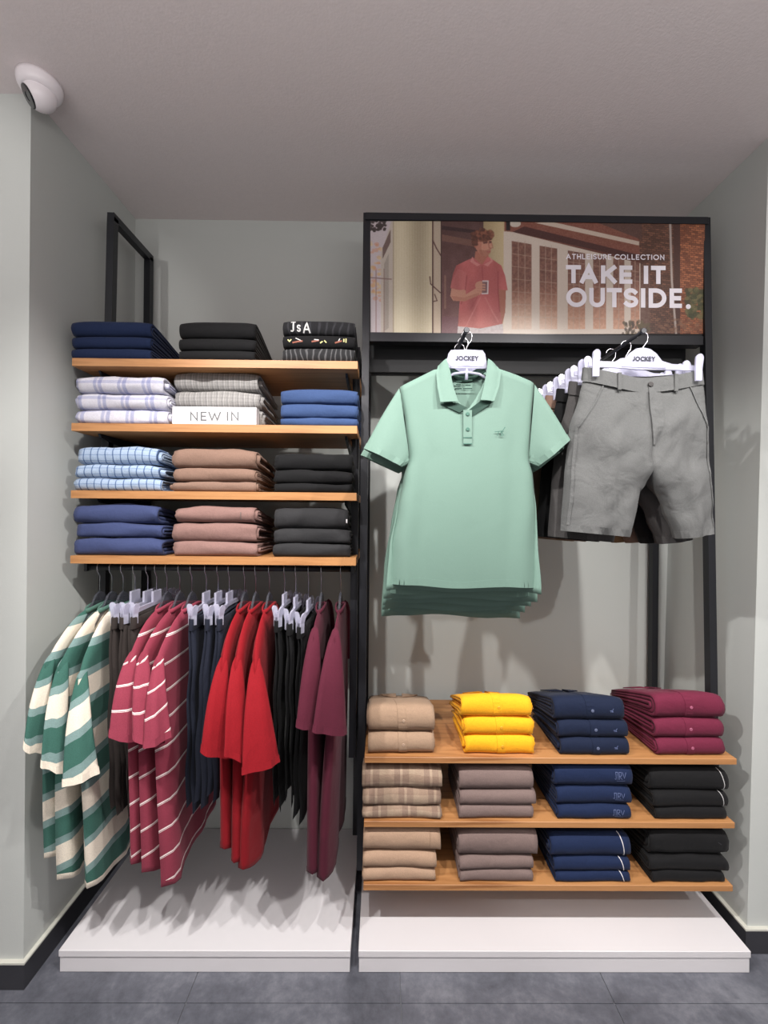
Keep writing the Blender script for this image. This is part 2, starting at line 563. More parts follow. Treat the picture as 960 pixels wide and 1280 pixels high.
# right wall leans out a touch with height, as it stands in the shop
n = len(mb.v)
for z, x in ((0, XR - 0.03), (CEIL + 0.02, XR + 0.025)):
    for p in ((x, YRF), (2.5, YRF), (2.5, YW + 0.08), (x + 0.0, YW + 0.08)):
        mb.vert((p[0], p[1], z))
for q in ((3, 2, 1, 0), (4, 5, 6, 7), (0, 1, 5, 4), (1, 2, 6, 5), (2, 3, 7, 6), (3, 0, 4, 7)):
    mb.face(*[n + i for i in q])
struct(mb, 'wall_right', M['wall'])
mb = MB(); mb.box((-2.4, -2.2, CEIL), (2.5, YW + 0.08, CEIL + 0.06)); struct(mb, 'ceiling', M['ceiling'])
mb = MB(); mb.box((-2.4, -2.2, -0.06), (2.5, YW + 0.08, -0.004)); floor = struct(mb, 'floor', M['grout'])
TS = 0.69
for i in range(-4, 4):
    for j in range(-3, 3):
        x0 = 0.078 + i * TS; y0 = 0.70 + j * TS
        if x0 > 2.5 or x0 + TS < -2.4: continue
        mb = MB(); g = 0.0012
        mb.box((max(x0 + g, -2.4), max(y0 + g, -2.2), -0.02), (min(x0 + TS - g, 2.5), min(y0 + TS - g, YW + 0.07), 0.0), 0.0006)
        mb.build('tile', M['tile'], floor)

BB = 0.082
def baseboard(name, a, b):
    mb = MB(); mb.box((a[0], a[1], 0.0005), (b[0], b[1], BB)); o = struct(mb, name, M['skirting'])
    mb = MB(); mb.box((a[0], a[1], BB), (b[0], b[1], BB + 0.006)); mb.build('ledge', M['skirting_top'], o)
baseboard('baseboard_left', (XL, YLF - 0.014, 0), (XL + 0.014, YW, 0))
baseboard('baseboard_left_front', (-2.3, YLF - 0.014, 0), (XL, YLF, 0))
baseboard('baseboard_right', (XR - 0.045, YRF - 0.014, 0), (XR - 0.027, YW, 0))
baseboard('baseboard_right_front', (XR - 0.027, YRF - 0.014, 0), (2.4, YRF, 0))

# ------------------------------------------------------------------ platforms
def platform(x0, x1, yf, yb, label):
    t = thing('display_plinth', ((x0 + x1) / 2, (yf + yb) / 2, 0), label, 'plinth', 'white plinths under the racks')
    mb = MB(); mb.box((x0 + 0.002, yf + 0.004, 0.001), (x1 - 0.002, yb, 0.054), 0.001); mb.build('base', M['white_board'], t)
    mb = MB(); mb.box((x0, yf, 0.0555), (x1, yb, 0.078), 0.0015); mb.build('top_board', M['white_board'], t)


YP = 1.478
pa = W(73, 1190, YP); pb = W(438, 1194, YP); pc = W(448, 1192, YP); pd = W(939, 1192, YP)
platform(pa.x, pb.x, YP, YW - 0.003, 'low white plinth under the hanging tees, the narrower of two')
platform(pc.x, pd.x, YP, YW - 0.003, 'wider low white plinth under the three right-hand wooden shelves')

# ------------------------------------------------------------------ racks
YT, YB_ = 1.72, 1.655
XM, XRP = -0.066, 1.283
ZTOP = W(670, 272, YT).z
def fy(z):                      # lean of the front posts
    return YT + (YB_ - YT) * (ZTOP - z) / (ZTOP - 0.7)


rack2 = thing('display_rack', ((XM + XRP) / 2, 1.85, 0.078), 'tall black metal rack framing the poster and right-hand shelves', 'rack', 'black wall racks')
for x, nm in ((XM, 'post'), (XRP, 'post')):
    zlo = W(688, 1120, 1.52).z
    mb = MB(); mb.bar((x, fy(zlo), zlo), (x, YT, ZTOP), 0.028, 0.03); mb.build(nm, M['black_metal'], rack2)
    mb = MB(); mb.bar((x, fy(zlo) + 0.015, zlo + 0.014), (x, 2.005, zlo + 0.014), 0.026, 0.026); mb.build('side_rail', M['black_metal'], rack2)
for x in (XM, XRP):
    mb = MB(); mb.bar((x, 2.02, 0.079), (x, 2.02, ZTOP - 0.25), 0.028, 0.03); mb.build('post', M['black_metal'], rack2)
    mb = MB(); mb.bar((x, YT + 0.015, ZTOP - 0.26), (x, 2.02, ZTOP - 0.26), 0.026, 0.026); mb.build('side_rail', M['black_metal'], rack2)
zc = W(660, 447, 1.80)
mb = MB(); mb.box((XM + 0.02, 1.79, W(660, 470, 1.79).z), (XRP - 0.02, 1.81, W(660, 426, 1.79).z), 0.001); mb.build('cross_panel', M['dark_panel'], rack2)
mb = MB(); mb.bar((XM, 1.785, W(660, 461, 1.76).z), (XRP, 1.785, W(660, 461, 1.76).z), 0.024, 0.03); mb.build('cross_bar', M['dark_panel'], rack2)

rack1 = thing('display_rack', (-0.6, 1.85, 0.078), 'black metal side-framed rack holding the four left-hand shelves', 'rack', 'black wall racks')
XA, XB = -1.092, -0.104
zf = W(141, 273, 1.75).z
for x in (XA, XB):
    top = zf if x == XA else W(440, 440, 1.75).z
    mb = MB(); mb.bar((x, 1.70, 0.62), (x, 1.75, top), 0.028, 0.03); mb.build('post', M['black_metal'], rack1)
    mb = MB(); mb.bar((x, 1.715, 0.634), (x, 2.005, 0.634), 0.026, 0.026); mb.build('side_rail', M['black_metal'], rack1)
    mb = MB(); mb.bar((x, 2.02, 0.079), (x, 2.02, top), 0.028, 0.03); mb.build('post', M['black_metal'], rack1)
    mb = MB(); mb.bar((x, 1.736, top + 0.0), (x, 2.034, top + 0.0), 0.028, 0.03); mb.build('top_rail', M['black_metal'], rack1)
zr = CAMZ - 0.215
YH = 1.62
mb = MB(); mb.tube([(XA, YH, zr), (XB, YH, zr)], 0.011, 10); mb.build('hanging_rail', M['black_metal'], rack1, smooth=True)
for x in (XA, XB):
    mb = MB(); mb.box((x - 0.006, YH - 0.014, zr - 0.014), (x + 0.006, 1.705, zr + 0.02), 0.001); mb.build('rail_bracket', M['black_metal'], rack1)
mb = MB(); mb.box((XA + 0.02, 2.0, zr - 0.02), (XB - 0.02, 2.014, zr + 0.03)); mb.build('back_rail', M['black_metal'], rack1)

# shelves ----------------------------------------------------------
YS1, YS2 = 1.57, 1.52
def shelf(x0, x1, z, th, yf, yb, label, group, notch=None, bx=(0.05, 0.03)):
    t = thing('wooden_shelf', ((x0 + x1) / 2, (yf + yb) / 2, z - th), label, 'shelf', group)
    mb = MB()
    if notch:
        na, nb, ya, yc = notch
        out = [(x0, yf), (x1, yf), (x1, ya), (nb, ya), (nb, yc), (x1, yc), (x1, yb), (x0, yb), (x0, yc), (na, yc), (na, ya), (x0, ya)]
        lo = [mb.vert((a, b, z - th)) for a, b in out]; hi = [mb.vert((a, b, z)) for a, b in out]
        mb.face(*lo[::-1]); mb.face(*hi)
        for i in range(12): mb.face(lo[i], lo[(i + 1) % 12], hi[(i + 1) % 12], hi[i])
    else:
        mb.box((x0, yf, z - th), (x1, yb, z), 0.0012)
    mb.build('board', M['wood'], t)
    for x in (x0 + bx[0], x1 - bx[1]):
        mb = MB()
        n = len(mb.v)
        pr = [(yf + 0.05, z - th - 0.001), (yb - 0.02, z - th - 0.001), (yb - 0.02, z - th - 0.055), (yf + 0.06, z - th - 0.014)]
        for dx in (-0.004, 0.004):
            for y, zz in pr: mb.vert((x + dx, y, zz))
        mb.face(0, 1, 2, 3); mb.face(7, 6, 5, 4)
        for i in range(4): mb.face(i, (i + 1) % 4 , 4 + (i + 1) % 4, 4 + i)
        mb.build('bracket', M['black_metal'], t)
    return t


LX0, LX1 = W(89, 570, YS1).x, W(446, 570, YS1).x
LZ = [W(268, y, YS1).z for y in (449.5, 530.5, 614.5, 696)]
names = ['topmost of the four left shelves', 'second left shelf from the top', 'third left shelf from the top', 'lowest of the four left shelves']
carry = ['carrying navy, black and printed stacks', 'carrying the NEW IN block', 'with sky-blue check stack', 'above the hanging rail']
for k in range(4):
    shelf(LX0, LX1, LZ[k], 0.028, YS1, 1.955, 'wooden shelf, ' + names[k] + ', ' + carry[k], 'wooden shelves of the left rack', (XA + 0.016, XB - 0.016, 1.69, 1.77), (0.066, 0.044))
RX0, RX1 = max(W(453, 1000, YS2).x, XM + 0.0155), min(W(923, 1000, YS2).x, XRP - 0.0155)
RZ = [W(688, y, YS2).z for y in (947.5, 1027.5, 1106.5)]
nm2 = ['upper right wooden shelf carrying folded polo shirts', 'middle right wooden shelf carrying plaid and monogrammed stacks', 'bottom right wooden shelf just above the wide plinth']
for k in range(3):
    shelf(RX0, RX1 - 0.005 * k, RZ[k], 0.021, YS2, 1.99, nm2[k], 'wooden shelves of the right rack')


# ------------------------------------------------------------------ folded garments
class Fold:
    """a folded garment: nested U-shaped layers of cloth, the fold towards the aisle"""
    def __init__(s, x0, x1, zb, h, yf, depth, seed, layers=2, taper=0.6, rough=0.0022, bulge=0.0, skew=0.0, messy=0.004, open_side=0):
        s.x0, s.x1, s.zb, s.h, s.yf, s.dep = x0, x1, zb, h, yf, depth
        s.seed, s.layers, s.taper, s.rough, s.skew = seed, layers, taper, rough * (1.35 if rough >= 0.0025 else 1.0), skew
        s.messy = messy; s.bulge = bulge; s.rnd = random.Random(seed)
        s.op = open_side

    def path(s, d, n_arc=9):
        h, r = s.h, s.h / 2 - d
        ry = max(0.003, min(r, s.h * 0.5 - d) * 0.85)
        cy = s.h * 0.43
        pts = []
        for k in range(4):
            y = s.dep - (s.dep - cy) * (k / 4) - d * 0.0
            pts.append((y, d))
        for k in range(n_arc):
            a = -90 - 180 * k / (n_arc - 1)
            e = math.radians(a)
            sx = math.copysign(abs(math.cos(e)) ** 0.8, math.cos(e))
            pts.append((cy + ry * sx, h / 2 + r * math.sin(e)))
        for k in range(1, 6):
            f = k / 5
            y = cy + (s.dep - cy) * f
            z = (h - d) * (1 - f * f * (1 - s.taper)) + 0.0
            z = max(z, d + 0.001)
            pts.append((y, z))
        return pts

    def disp(s, x, y, z, edge):
        q = Vector((x * 9 + s.seed * 3.7, y * 9, z * 14 + s.seed))
        a = noise.noise(q) * s.rough * 1.6 + noise.noise(q * 2.7) * s.rough * 0.7
        top = min(1.0, z / s.h)
        front = max(0.0, 1 - y / (s.h * 1.2))
        u = (x - s.x0) / (s.x1 - s.x0)
        dz = a * top + s.bulge * top * math.sin(math.pi * u) - (0.12 * s.h * top * (abs(2 * u - 1) ** 5))
        dy = a * front * 1.2 + s.skew * (u - 0.5)
        return dy, dz

    def point(s, x, y, z):
        dy, dz = s.disp(x, y, z, 0)
        return Vector((x, s.yf + y + dy, s.zb + max(0.0, z + dz)))

    def build(s, name, mat, label, cat, group):
        mb = MB()
        t = (s.h / 2 - 0.001) / s.layers
        nx = 12
        for k in range(s.layers):
            po, pi = s.path(k * t, 9), s.path(k * t + t * 0.86, 9)
            prof = po + pi[::-1]
            L = [0.0]
            for a, b in zip(prof, prof[1:]): L.append(L[-1] + math.hypot(b[0] - a[0], b[1] - a[1]))
            e0 = 0 if k == 0 else s.rnd.uniform(-s.messy, s.messy * 1.2)
            e1 = 0 if k == 0 else s.rnd.uniform(-s.messy, s.messy * 1.2)
            xa, xb = s.x0 + 0.003 - e0, s.x1 - 0.003 + e1
            rings = []
            for i in range(nx + 1):
                f = i / nx
                f = 0.5 - 0.5 * math.cos(math.pi * f) * 0.35 - 0.5 * (1 - 2 * f) * 0.65
                x = xa + (xb - xa) * f
                ring = []
                jj = s.rnd.uniform(-1, 1) * 0.0
                wob = s.messy * 0.5
                for m, (y, z) in enumerate(prof):
                    xx = x
                    if i in (0, nx):
                        xx += wob * noise.noise(Vector((y * 30, z * 60, s.seed * 1.3 + i)))
                    ring.append(mb.vert(s.point(xx, y, z), (xx - s.x0 + s.seed * 0.013, L[m] + s.seed * 0.007)))
                rings.append(ring)
            mb.loft(rings)
            # close the ends with strips between outer and inner path
            no = len(po)
            for ring, flip in ((rings[0], True), (rings[-1], False)):
                m2 = len(ring)
                for m in range(no - 1):
                    q = (ring[m], ring[m + 1], ring[m2 - 2 - m], ring[m2 - 1 - m])
                    mb.face(*(q[::-1] if flip else q))
        og = ((s.x0 + s.x1) / 2, s.yf + s.dep / 2, s.zb)
        o = mb.build(name, mat, None, og, smooth=True)
        s.obj = o
        # surface chart: arc length from the front of the fold
        s.pp = s.path(0, 25)
        s.cl = [0.0]
        for a, b in zip(s.pp, s.pp[1:]): s.cl.append(s.cl[-1] + math.hypot(b[0] - a[0], b[1] - a[1]))
        mid = 4 + 12
        s.c0 = s.cl[mid]
        return tag(o, label, cat, group)

    def on(s, x, sl, lift=0.0006):
        """point on the cloth: x along the fold, sl metres up from the front of the fold"""
        c = s.c0 + sl
        for i in range(len(s.cl) - 1):
            if c <= s.cl[i + 1] or i == len(s.cl) - 2:
                w = (c - s.cl[i]) / (s.cl[i + 1] - s.cl[i])
                a, b = s.pp[i], s.pp[i + 1]
                y, z = a[0] + (b[0] - a[0]) * w, a[1] + (b[1] - a[1]) * w
                ty, tz = b[0] - a[0], b[1] - a[1]
                l = math.hypot(ty, tz)
                ny, nz = -tz / l, ty / l
                p = s.point(x, y, z)
                return p + Vector((0, ny, nz)) * lift
        return None

    def strip(s, name, mat, xc, wd, s0, s1, lift=0.0015, n=14, tilt=0.0):
        mb = MB()
        prof = [(-wd / 2, 0.0), (-wd / 2 + 0.0008, lift), (wd / 2 - 0.0008, lift), (wd / 2, 0.0)]
        rings = []
        for k in range(n + 1):
            sl = s0 + (s1 - s0) * k / n
            rings.append([mb.vert(s.on(xc + tilt * k / n + dx, sl, h)) for dx, h in prof])
        mb.loft(rings, closed=False)
        return mb.build(name, mat, s.obj, smooth=False)

    def strokes(s, name, mat, lines, wd, x0, s0, lift=0.0008):
        mb = MB()
        fine = []
        for ln in lines:
            o = [ln[0]]
            for a, b in zip(ln, ln[1:]):
                k = max(1, int(math.hypot(b[0] - a[0], b[1] - a[1]) / 0.006))
                o += [(a[0] + (b[0] - a[0]) * i / k, a[1] + (b[1] - a[1]) * i / k) for i in range(1, k + 1)]
            fine.append(o)
        stroke_mesh(mb, fine, wd, lambda x, y, h: s.on(x0 + x, s0 + y, h), lift)
        return mb.build(name, mat, s.obj)

    def button(s, mat, x, sl, r=0.0055):
        p = s.on(x, sl, 0.0012); q = s.on(x, sl, 0.01)
        mb = MB(); mb.disc(p, q - p, r, 0.0022)
        return mb.build('button', mat, s.obj, smooth=False)


POS = {1: ['only'], 2: ['upper', 'lower'], 3: ['topmost', 'middle', 'bottom']}
SEED = [0]


def stack(side, shelf_i, x0, x1, ys, mat, desc, where, cat, name, group, yoff=0.006, depth=0.27, taper=0.6,
          layers=2, rough=0.0022, dx=None, messy=0.004, mats=None, descs=None, bulge=0.0):
    """ys: photo rows of the item boundaries from the top down; the last is the shelf"""
    yf = (YS1 if side == 'L' else YS2) + yoff
    zb = (LZ if side == 'L' else RZ)[shelf_i] + 0.0008
    n = len(ys) - 1
    xm = (x0 + x1) / 2
    zz = [W(xm, y, yf).z for y in ys]
    hs = [zz[i] - zz[i + 1] for i in range(n)]
    tot = W(xm, ys[0], yf).z - zb
    k = tot / sum(hs)
    hs = [h * k for h in hs]
    out = []
    z = zb
    for i in reversed(range(n)):
        d = (dx[i] if dx else (0, 0))
        SEED[0] += 1
        r = random.Random(SEED[0])
        a, b = W(x0 + d[0], 700, yf).x, W(x1 + d[1], 700, yf).x
        tp = taper + r.uniform(-0.03, 0.03)
        f = Fold(a, b, z, hs[i] - 0.0006, yf + r.uniform(0, 0.003), depth + r.uniform(-0.012, 0.008), SEED[0], layers, 1.0, rough, bulge, r.uniform(-0.004, 0.004), messy)
        # stacks are thinner at the back: only the part above sinks with what lies below it
        f.sink = None
        out.insert(0, (f, i))
        z += hs[i]
    res = []
    for f, i in out:
        f.taper_base = taper
        zrel0 = f.zb - zb
        tp = taper
        base_point = f.point
        def point(x, y, zc, f=f, zrel0=zrel0):
            dy, dz = f.disp(x, y, zc, 0)
            u = max(0.0, (y - 0.03) / max(0.01, f.dep - 0.03))
            kk = 1 - (1 - tp) * min(1.15, u) ** 1.1
            return Vector((x, f.yf + y + dy, zb + (zrel0 + max(0.0, zc + dz)) * kk))
        f.point = point
        pos = POS[n][i]
        dsc = descs[i] if descs else desc
        o = f.build(name, mats[i] if mats else mat, '%s, %s of %s' % (dsc, pos, where), cat, group)
        res.append(f)
    return res


T1, T2, T3, T4 = 'on the topmost left shelf', 'on the second left shelf', 'on the third left shelf', 'on the lowest left shelf'
tr = 'folded_trousers'
stack('L', 0, 85, 186, (399, 418.5, 433.5, 448), M['navy'], 'smooth navy folded trousers', 'the navy stack ' + T1, 'trousers', tr, 'navy trousers on the topmost left shelf', depth=0.30, taper=0.62, rough=0.001)
stack('L', 0, 220, 317, (399.5, 421, 436.5, 449.5), M['black'], 'plain black folded trousers', 'the black stack ' + T1, 'trousers', tr, 'black trousers on the topmost left shelf', depth=0.28, taper=0.62, rough=0.001)
g = stack('L', 0, 350, 442, (399, 417, 433, 450.5), None, '', 'the right stack ' + T1, 'T-shirt', 'folded_tee', 'printed tees on the topmost left shelf', depth=0.24, taper=0.75, rough=0.0012,
          mats=[M['leaf_black'], M['black'], M['leaf_grey']], descs=['folded black tee with white letters', 'folded black tee with rust motifs', 'folded charcoal tee with leaf print'])
# white letters J s A running into the fold
f = g[0]; u = 0.0028
jl = [[(0.0, 0.03), (0.012, 0.03)], [(0.007, 0.03), (0.007, 0.002)] + arc(0.002, 0.002, 0.005, 0.006, 0, -120, 5)]
sl_ = [[(a * 0.017 + 0.022, b * 0.02 - 0.004) for a, b in GL['S'][1][0]]]
al = [[(a * 0.028 + 0.044, b * 0.034 - 0.008) for a, b in l] for l in GL['A'][1]]
f.strokes('lettering', M['silver_print'], jl + sl_ + al, 0.0052, f.x0 + 0.034, -0.012)
f = g[1]
mot = [[(0.012, 0.006), (0.017, 0.0), (0.022, 0.006)], [(0.215, 0.002), (0.215, 0.01)], [(0.223, 0.0), (0.223, 0.012)], [(0.13, -0.004), (0.136, 0.0)], [(0.145, 0.003), (0.15, -0.002)]]
f.strokes('motif', M['yellow_print'], mot, 0.0042, f.x0 + 0.01, -0.003)
f.strokes('motif', M['rust_print'], [[(0.03, -0.004), (0.05, 0.0), (0.062, 0.001)], [(0.1, 0.0), (0.122, 0.004)], [(0.185, -0.003), (0.205, 0.003)]], 0.0055, f.x0 + 0.01, -0.003)
f.strokes('motif', M['silver_print'], [[(0.04, 0.012), (0.058, 0.003)], [(0.195, 0.0), (0.2, 0.012)], [(0.108, 0.007), (0.122, 0.006)]], 0.003, f.x0 + 0.01, -0.003)

sh = 'folded_shorts'
stack('L', 1, 92, 204, (467.5, 490, 511, 530), M['lavender_plaid'], 'white and lavender plaid folded shorts', 'the plaid stack ' + T2, 'shorts', sh, 'lavender plaid shorts', dx=[(0, -2), (0, 3), (0, 4)], layers=3, taper=0.8, rough=0.004, messy=0.012, bulge=-0.004)
stack('L', 1, 215, 321, (463, 486, 507, 531), M['grey_check'], 'grey fine-check folded shorts', 'the check stack behind the NEW IN block', 'shorts', sh, 'grey check shorts', dx=[(0, 0), (1, 2), (4, 4)], layers=3, taper=0.8, rough=0.004, messy=0.012, yoff=0.05)
stack('L', 1, 348, 446, (485, 504, 522, 532.5), M['blue'], 'mid-blue folded trousers', 'the blue stack ' + T2, 'trousers', tr, 'mid-blue trousers', taper=0.75, rough=0.0025, depth=0.24)
stack('L', 2, 93, 196, (557, 580, 597, 613.5), M['sky_check'], 'sky-blue windowpane check folded shorts', 'the check stack ' + T3, 'shorts', sh, 'sky-blue check shorts', dx=[(1, 0), (-1, 2), (-3, 6)], layers=3, taper=0.8, rough=0.004, messy=0.016)
stack('L', 2, 214, 319, (559.5, 584.5, 601.5, 614.5), M['brown'], 'light brown folded trousers', 'the brown stack ' + T3, 'trousers', tr, 'light brown trousers', layers=3, taper=0.75, rough=0.003, messy=0.01)
stack('L', 2, 341, 440, (566, 587.5, 604.5, 616), M['coal'], 'deep black folded trousers', 'the black stack ' + T3, 'trousers', tr, 'black trousers on the third left shelf', taper=0.75, rough=0.003, depth=0.25)
stack('L', 3, 91, 197, (630, 654.5, 672, 695), M['blue2'], 'indigo-blue folded shorts', 'the indigo stack ' + T4, 'shorts', sh, 'indigo shorts', dx=[(0, 0), (2, 5), (-1, 6)], taper=0.75, rough=0.004, messy=0.009)
g = stack('L', 3, 214, 320, (632.5, 653, 677.5, 696), M['mauve'], 'mauve-brown folded trousers', 'the mauve stack ' + T4, 'trousers', tr, 'mauve-brown trousers', dx=[(4, -2), (0, 0), (1, 2)], layers=3, taper=0.75, rough=0.004, messy=0.01)
g[0].strip('pocket_seam', M['taupe'], g[0].x0 + 0.24, 0.004, -0.02, 0.012)
g = stack('L', 3, 341, 437, (634.5, 662, 680.5, 698), M['charcoal'], 'charcoal folded jeans', 'the charcoal stack ' + T4, 'jeans', 'folded_jeans', 'charcoal jeans', dx=[(0, -2), (0, 1), (-1, 1)], taper=0.75, rough=0.0035, depth=0.25)
g[0].strip('care_tag', M['white'], g[0].x1 - 0.006, 0.005, -0.012, 0.004)

R1, R2, R3 = 'on the upper right shelf', 'on the middle right shelf', 'on the bottom right shelf'


def polo_details(fs, col, btn, xf=0.5, bs=0.0, badge=None):
    for k, f in enumerate(fs):
        x = f.x0 + (f.x1 - f.x0) * xf
        smax = f.h * 0.5 + 0.12 if k == 0 else f.h * 0.6
        f.strip('placket', col, x + 0.007, 0.030, -f.h * 0.62, smax, 0.0016, 16, -0.018 if k == 0 else -0.004)
        f.button(btn, x + 0.008, bs)
        if badge:
            lines = [[(-.006, .0005), (-.0015, .001), (-.0032, -.0042)], [(.0015, -.001), (.006, .006)], [(.002, .0005), (.0045, -.0035), (.0015, -.0038), (.0012, .0006)]]
            f.strokes('badge', M[badge], lines, 0.002, f.x1 - 0.05, bs)
        if k == 0:
            # collar points lying on the back of the top shirt
            mb = MB()
            for sgn in (-1, 1):
                xs = x + sgn * 0.012
                yb = f.dep - 0.03
                q = [(xs, yb - 0.055), (xs + sgn * 0.05, yb - 0.02), (xs + sgn * 0.065, yb + 0.015), (xs, yb + 0.012)]
                lo = [mb.vert(f.point(a, b, f.h) + Vector((0, 0, 0.002))) for a, b in q]
                hi = [mb.vert(f.point(a, b, f.h) + Vector((0, 0, 0.006 + (0.005 if i == 3 else 0)))) for i, (a, b) in enumerate(q)]
                if sgn > 0: lo, hi = lo[::-1], hi[::-1]
                mb.face(*hi[::-1]); mb.face(*lo)
                for i in range(4): mb.face(lo[i], hi[i], hi[(i + 1) % 4], lo[(i + 1) % 4])
            mb.build('collar', col, f.obj)


pb_ = 'folded_polo'
M['btn_beige'] = plain('beige_button', srgb(176, 150, 130), 0.35)
M['btn_yellow'] = plain('yellow_button', srgb(226, 160, 40), 0.35)
M['btn_navy'] = plain('navy_button', srgb(98, 106, 132), 0.3)
M['btn_maroon'] = plain('maroon_button', srgb(172, 96, 122), 0.3)
g = stack('R', 0, 461, 546, (884, 917, 943), M['beige'], 'beige folded polo shirt', 'the two beside the yellow polos', 'polo shirt', pb_, 'beige polos', yoff=0.012, taper=0.62, depth=0.25, layers=3, messy=0.006)
polo_details(g, M['beige'], M['btn_beige'])
g = stack('R', 0, 582, 670, (872, 898, 921, 945), M['yellow'], 'bright yellow folded polo shirt', 'the yellow stack', 'polo shirt', pb_, 'yellow polos', yoff=0.010, taper=0.55, depth=0.26, layers=3, dx=[(-5, -2), (0, 0), (1, 2)], messy=0.014)
polo_details(g, M['yellow'], M['btn_yellow'], 0.5)
g = stack('R', 0, 700, 787, (874, 902.5, 924, 946), M['navy_dark'], 'navy folded polo shirt', 'the navy polo stack', 'polo shirt', pb_, 'navy polos', yoff=0.008, taper=0.55, depth=0.28, layers=3, dx=[(-5, -3), (0, 2), (3, 3)], messy=0.006)
polo_details(g, M['navy_dark'], M['btn_navy'], 0.5, 0.0, 'faint_print')
g = stack('R', 0, 822, 909, (869, 900, 924, 946), M['maroon'], 'maroon folded polo shirt', 'the maroon polo stack', 'polo shirt', pb_, 'maroon polos', yoff=0.008, taper=0.55, depth=0.30, layers=3, dx=[(-1, 0), (-1, 0), (2, 1)], messy=0.006)
polo_details(g, M['maroon'], M['btn_maroon'], 0.48)

stack('R', 1, 455, 555, (962, 988.5, 1011, 1026.5), M['sand_plaid'], 'sand plaid folded shorts', 'the plaid stack ' + R2, 'shorts', sh, 'sand plaid shorts', taper=0.7, layers=3, rough=0.0025, dx=[(-1, 1), (0, 0), (0, 0)])
stack('R', 1, 577, 671, (963, 991, 1009.5, 1027), M['taupe'], 'taupe folded joggers', 'the taupe stack ' + R2, 'joggers', 'folded_joggers', 'taupe joggers on the middle right shelf', taper=0.7, rough=0.002, dx=[(-1, 0), (0, 3), (-1, 0)])
g = stack('R', 1, 699, 794, (958, 986, 1009, 1027), M['navy'], 'navy monogrammed folded joggers', 'the monogrammed stack', 'joggers', 'folded_joggers', 'navy monogrammed joggers', taper=0.7, rough=0.002, dx=[(-3, 1), (0, 0), (1, -1)])
for k, f in enumerate(g):
    mono = [[(0.0, 0.002), (0.004, 0), (0.004, 0.024), (0.011, 0.024), (0.011, 0.0)], [(0.016, 0), (0.016, 0.024), (0.024, 0.024), (0.024, 0.013), (0.016, 0.012), (0.026, 0)], [(0.028, 0.024), (0.034, 0.004), (0.040, 0.024)], [(0.008, -0.006), (0.036, -0.006)]]
    f.strokes('monogram', M['faint_print'], [[(a, b * (1 if k == 0 else 0.8)) for a, b in l] for l in mono], 0.0017, f.x1 - 0.068, -0.006)
g = stack('R', 1, 820, 913, (964, 991.5, 1011.5, 1027), M['black'], 'black piped folded joggers', 'the black stack ' + R2, 'joggers', 'folded_joggers', 'black joggers on the middle right shelf', taper=0.7, rough=0.002, dx=[(-3, 2), (0, 2), (3, 0)])
for k, f in enumerate(g[:2]):
    f.strip('piping', M['silver_print'], f.x1 - 0.016, 0.0026, -f.h * 0.4, f.h * 0.7, 0.0012, 10, -0.012)
g = stack('R', 2, 456, 554, (1037, 1068, 1089.5, 1105.5), M['tan'], 'tan folded trousers', 'the tan stack ' + R3, 'trousers', tr, 'tan trousers', taper=0.7, rough=0.0022, dx=[(0, 1), (0, -4), (0, -5)])
g[0].strip('hem_seam', M['beige'], g[0].x1 - 0.04, 0.003, -g[0].h * 0.6, g[0].h * 0.8, 0.001)
stack('R', 2, 578, 672, (1041, 1075, 1091.5, 1106.5), M['taupe'], 'taupe folded joggers', 'the taupe stack ' + R3, 'joggers', 'folded_joggers', 'taupe joggers on the bottom right shelf', taper=0.7, rough=0.002, dx=[(-2, 5), (-1, 0), (0, -1)])
g = stack('R', 2, 696, 793, (1048, 1075.5, 1093.5, 1106.5), M['navy'], 'navy white-piped folded joggers', 'the navy stack ' + R3, 'joggers', 'folded_joggers', 'navy piped joggers', taper=0.7, rough=0.002, dx=[(-4, 1), (0, 0), (2, 0)])
for f in g:
    f.strip('piping', M['white'], f.x1 - 0.022, 0.003, -f.h * 0.55, f.h * 0.75, 0.0012, 10, -0.016)
g = stack('R', 2, 818, 912, (1040, 1074, 1093, 1107), M['black'], 'black folded joggers', 'the black stack ' + R3, 'joggers', 'folded_joggers', 'black joggers on the bottom right shelf', taper=0.7, rough=0.0025, dx=[(-1, 5), (-2, 3), (1, -1)])
g[0].strokes('small_mark', M['faint_grey'], [[(0, 0), (0.012, -0.008)]], 0.0016, g[0].x1 - 0.045, 0.012)

# ------------------------------------------------------------------ NEW IN block
a = W(215, 532, YS1 + 0.004); b = W(320.5, 509, YS1 + 0.004)
mb = MB(); mb.box((a.x, YS1 + 0.004, LZ[1] + 0.0008), (b.x, YS1 + 0.044, b.z), 0.0012)
sg = mb.build('sign_block', M['white_board'], None, ((a.x + b.x) / 2, YS1 + 0.024, LZ[1] + 0.0008))
tag(sg, 'small white block reading NEW IN on the second left shelf', 'sign')
for ch, a, b in (('N', 205, 275), ('E', 302, 357), ('W', 372, 490), ('I', 543, 556), ('N', 583, 652)):
    a, b = 210 + a / 7.385, 210 + b / 7.385
    gw, ls = GL[ch]; wd = 1.7
    kx = (b - a - wd) / gw if gw else 1
    mb = MB()
    stroke_mesh(mb, [[(x * kx, y * (11.4 - wd)) for x, y in l] for l in ls], wd, lambda x, y, hh: W(a + wd / 2 + x, 526.0 - wd / 2 - y, YS1 + 0.004) + Vector((0, -hh, 0)), 0.0007)
    mb.build('letter', M['grey_letter'], sg)

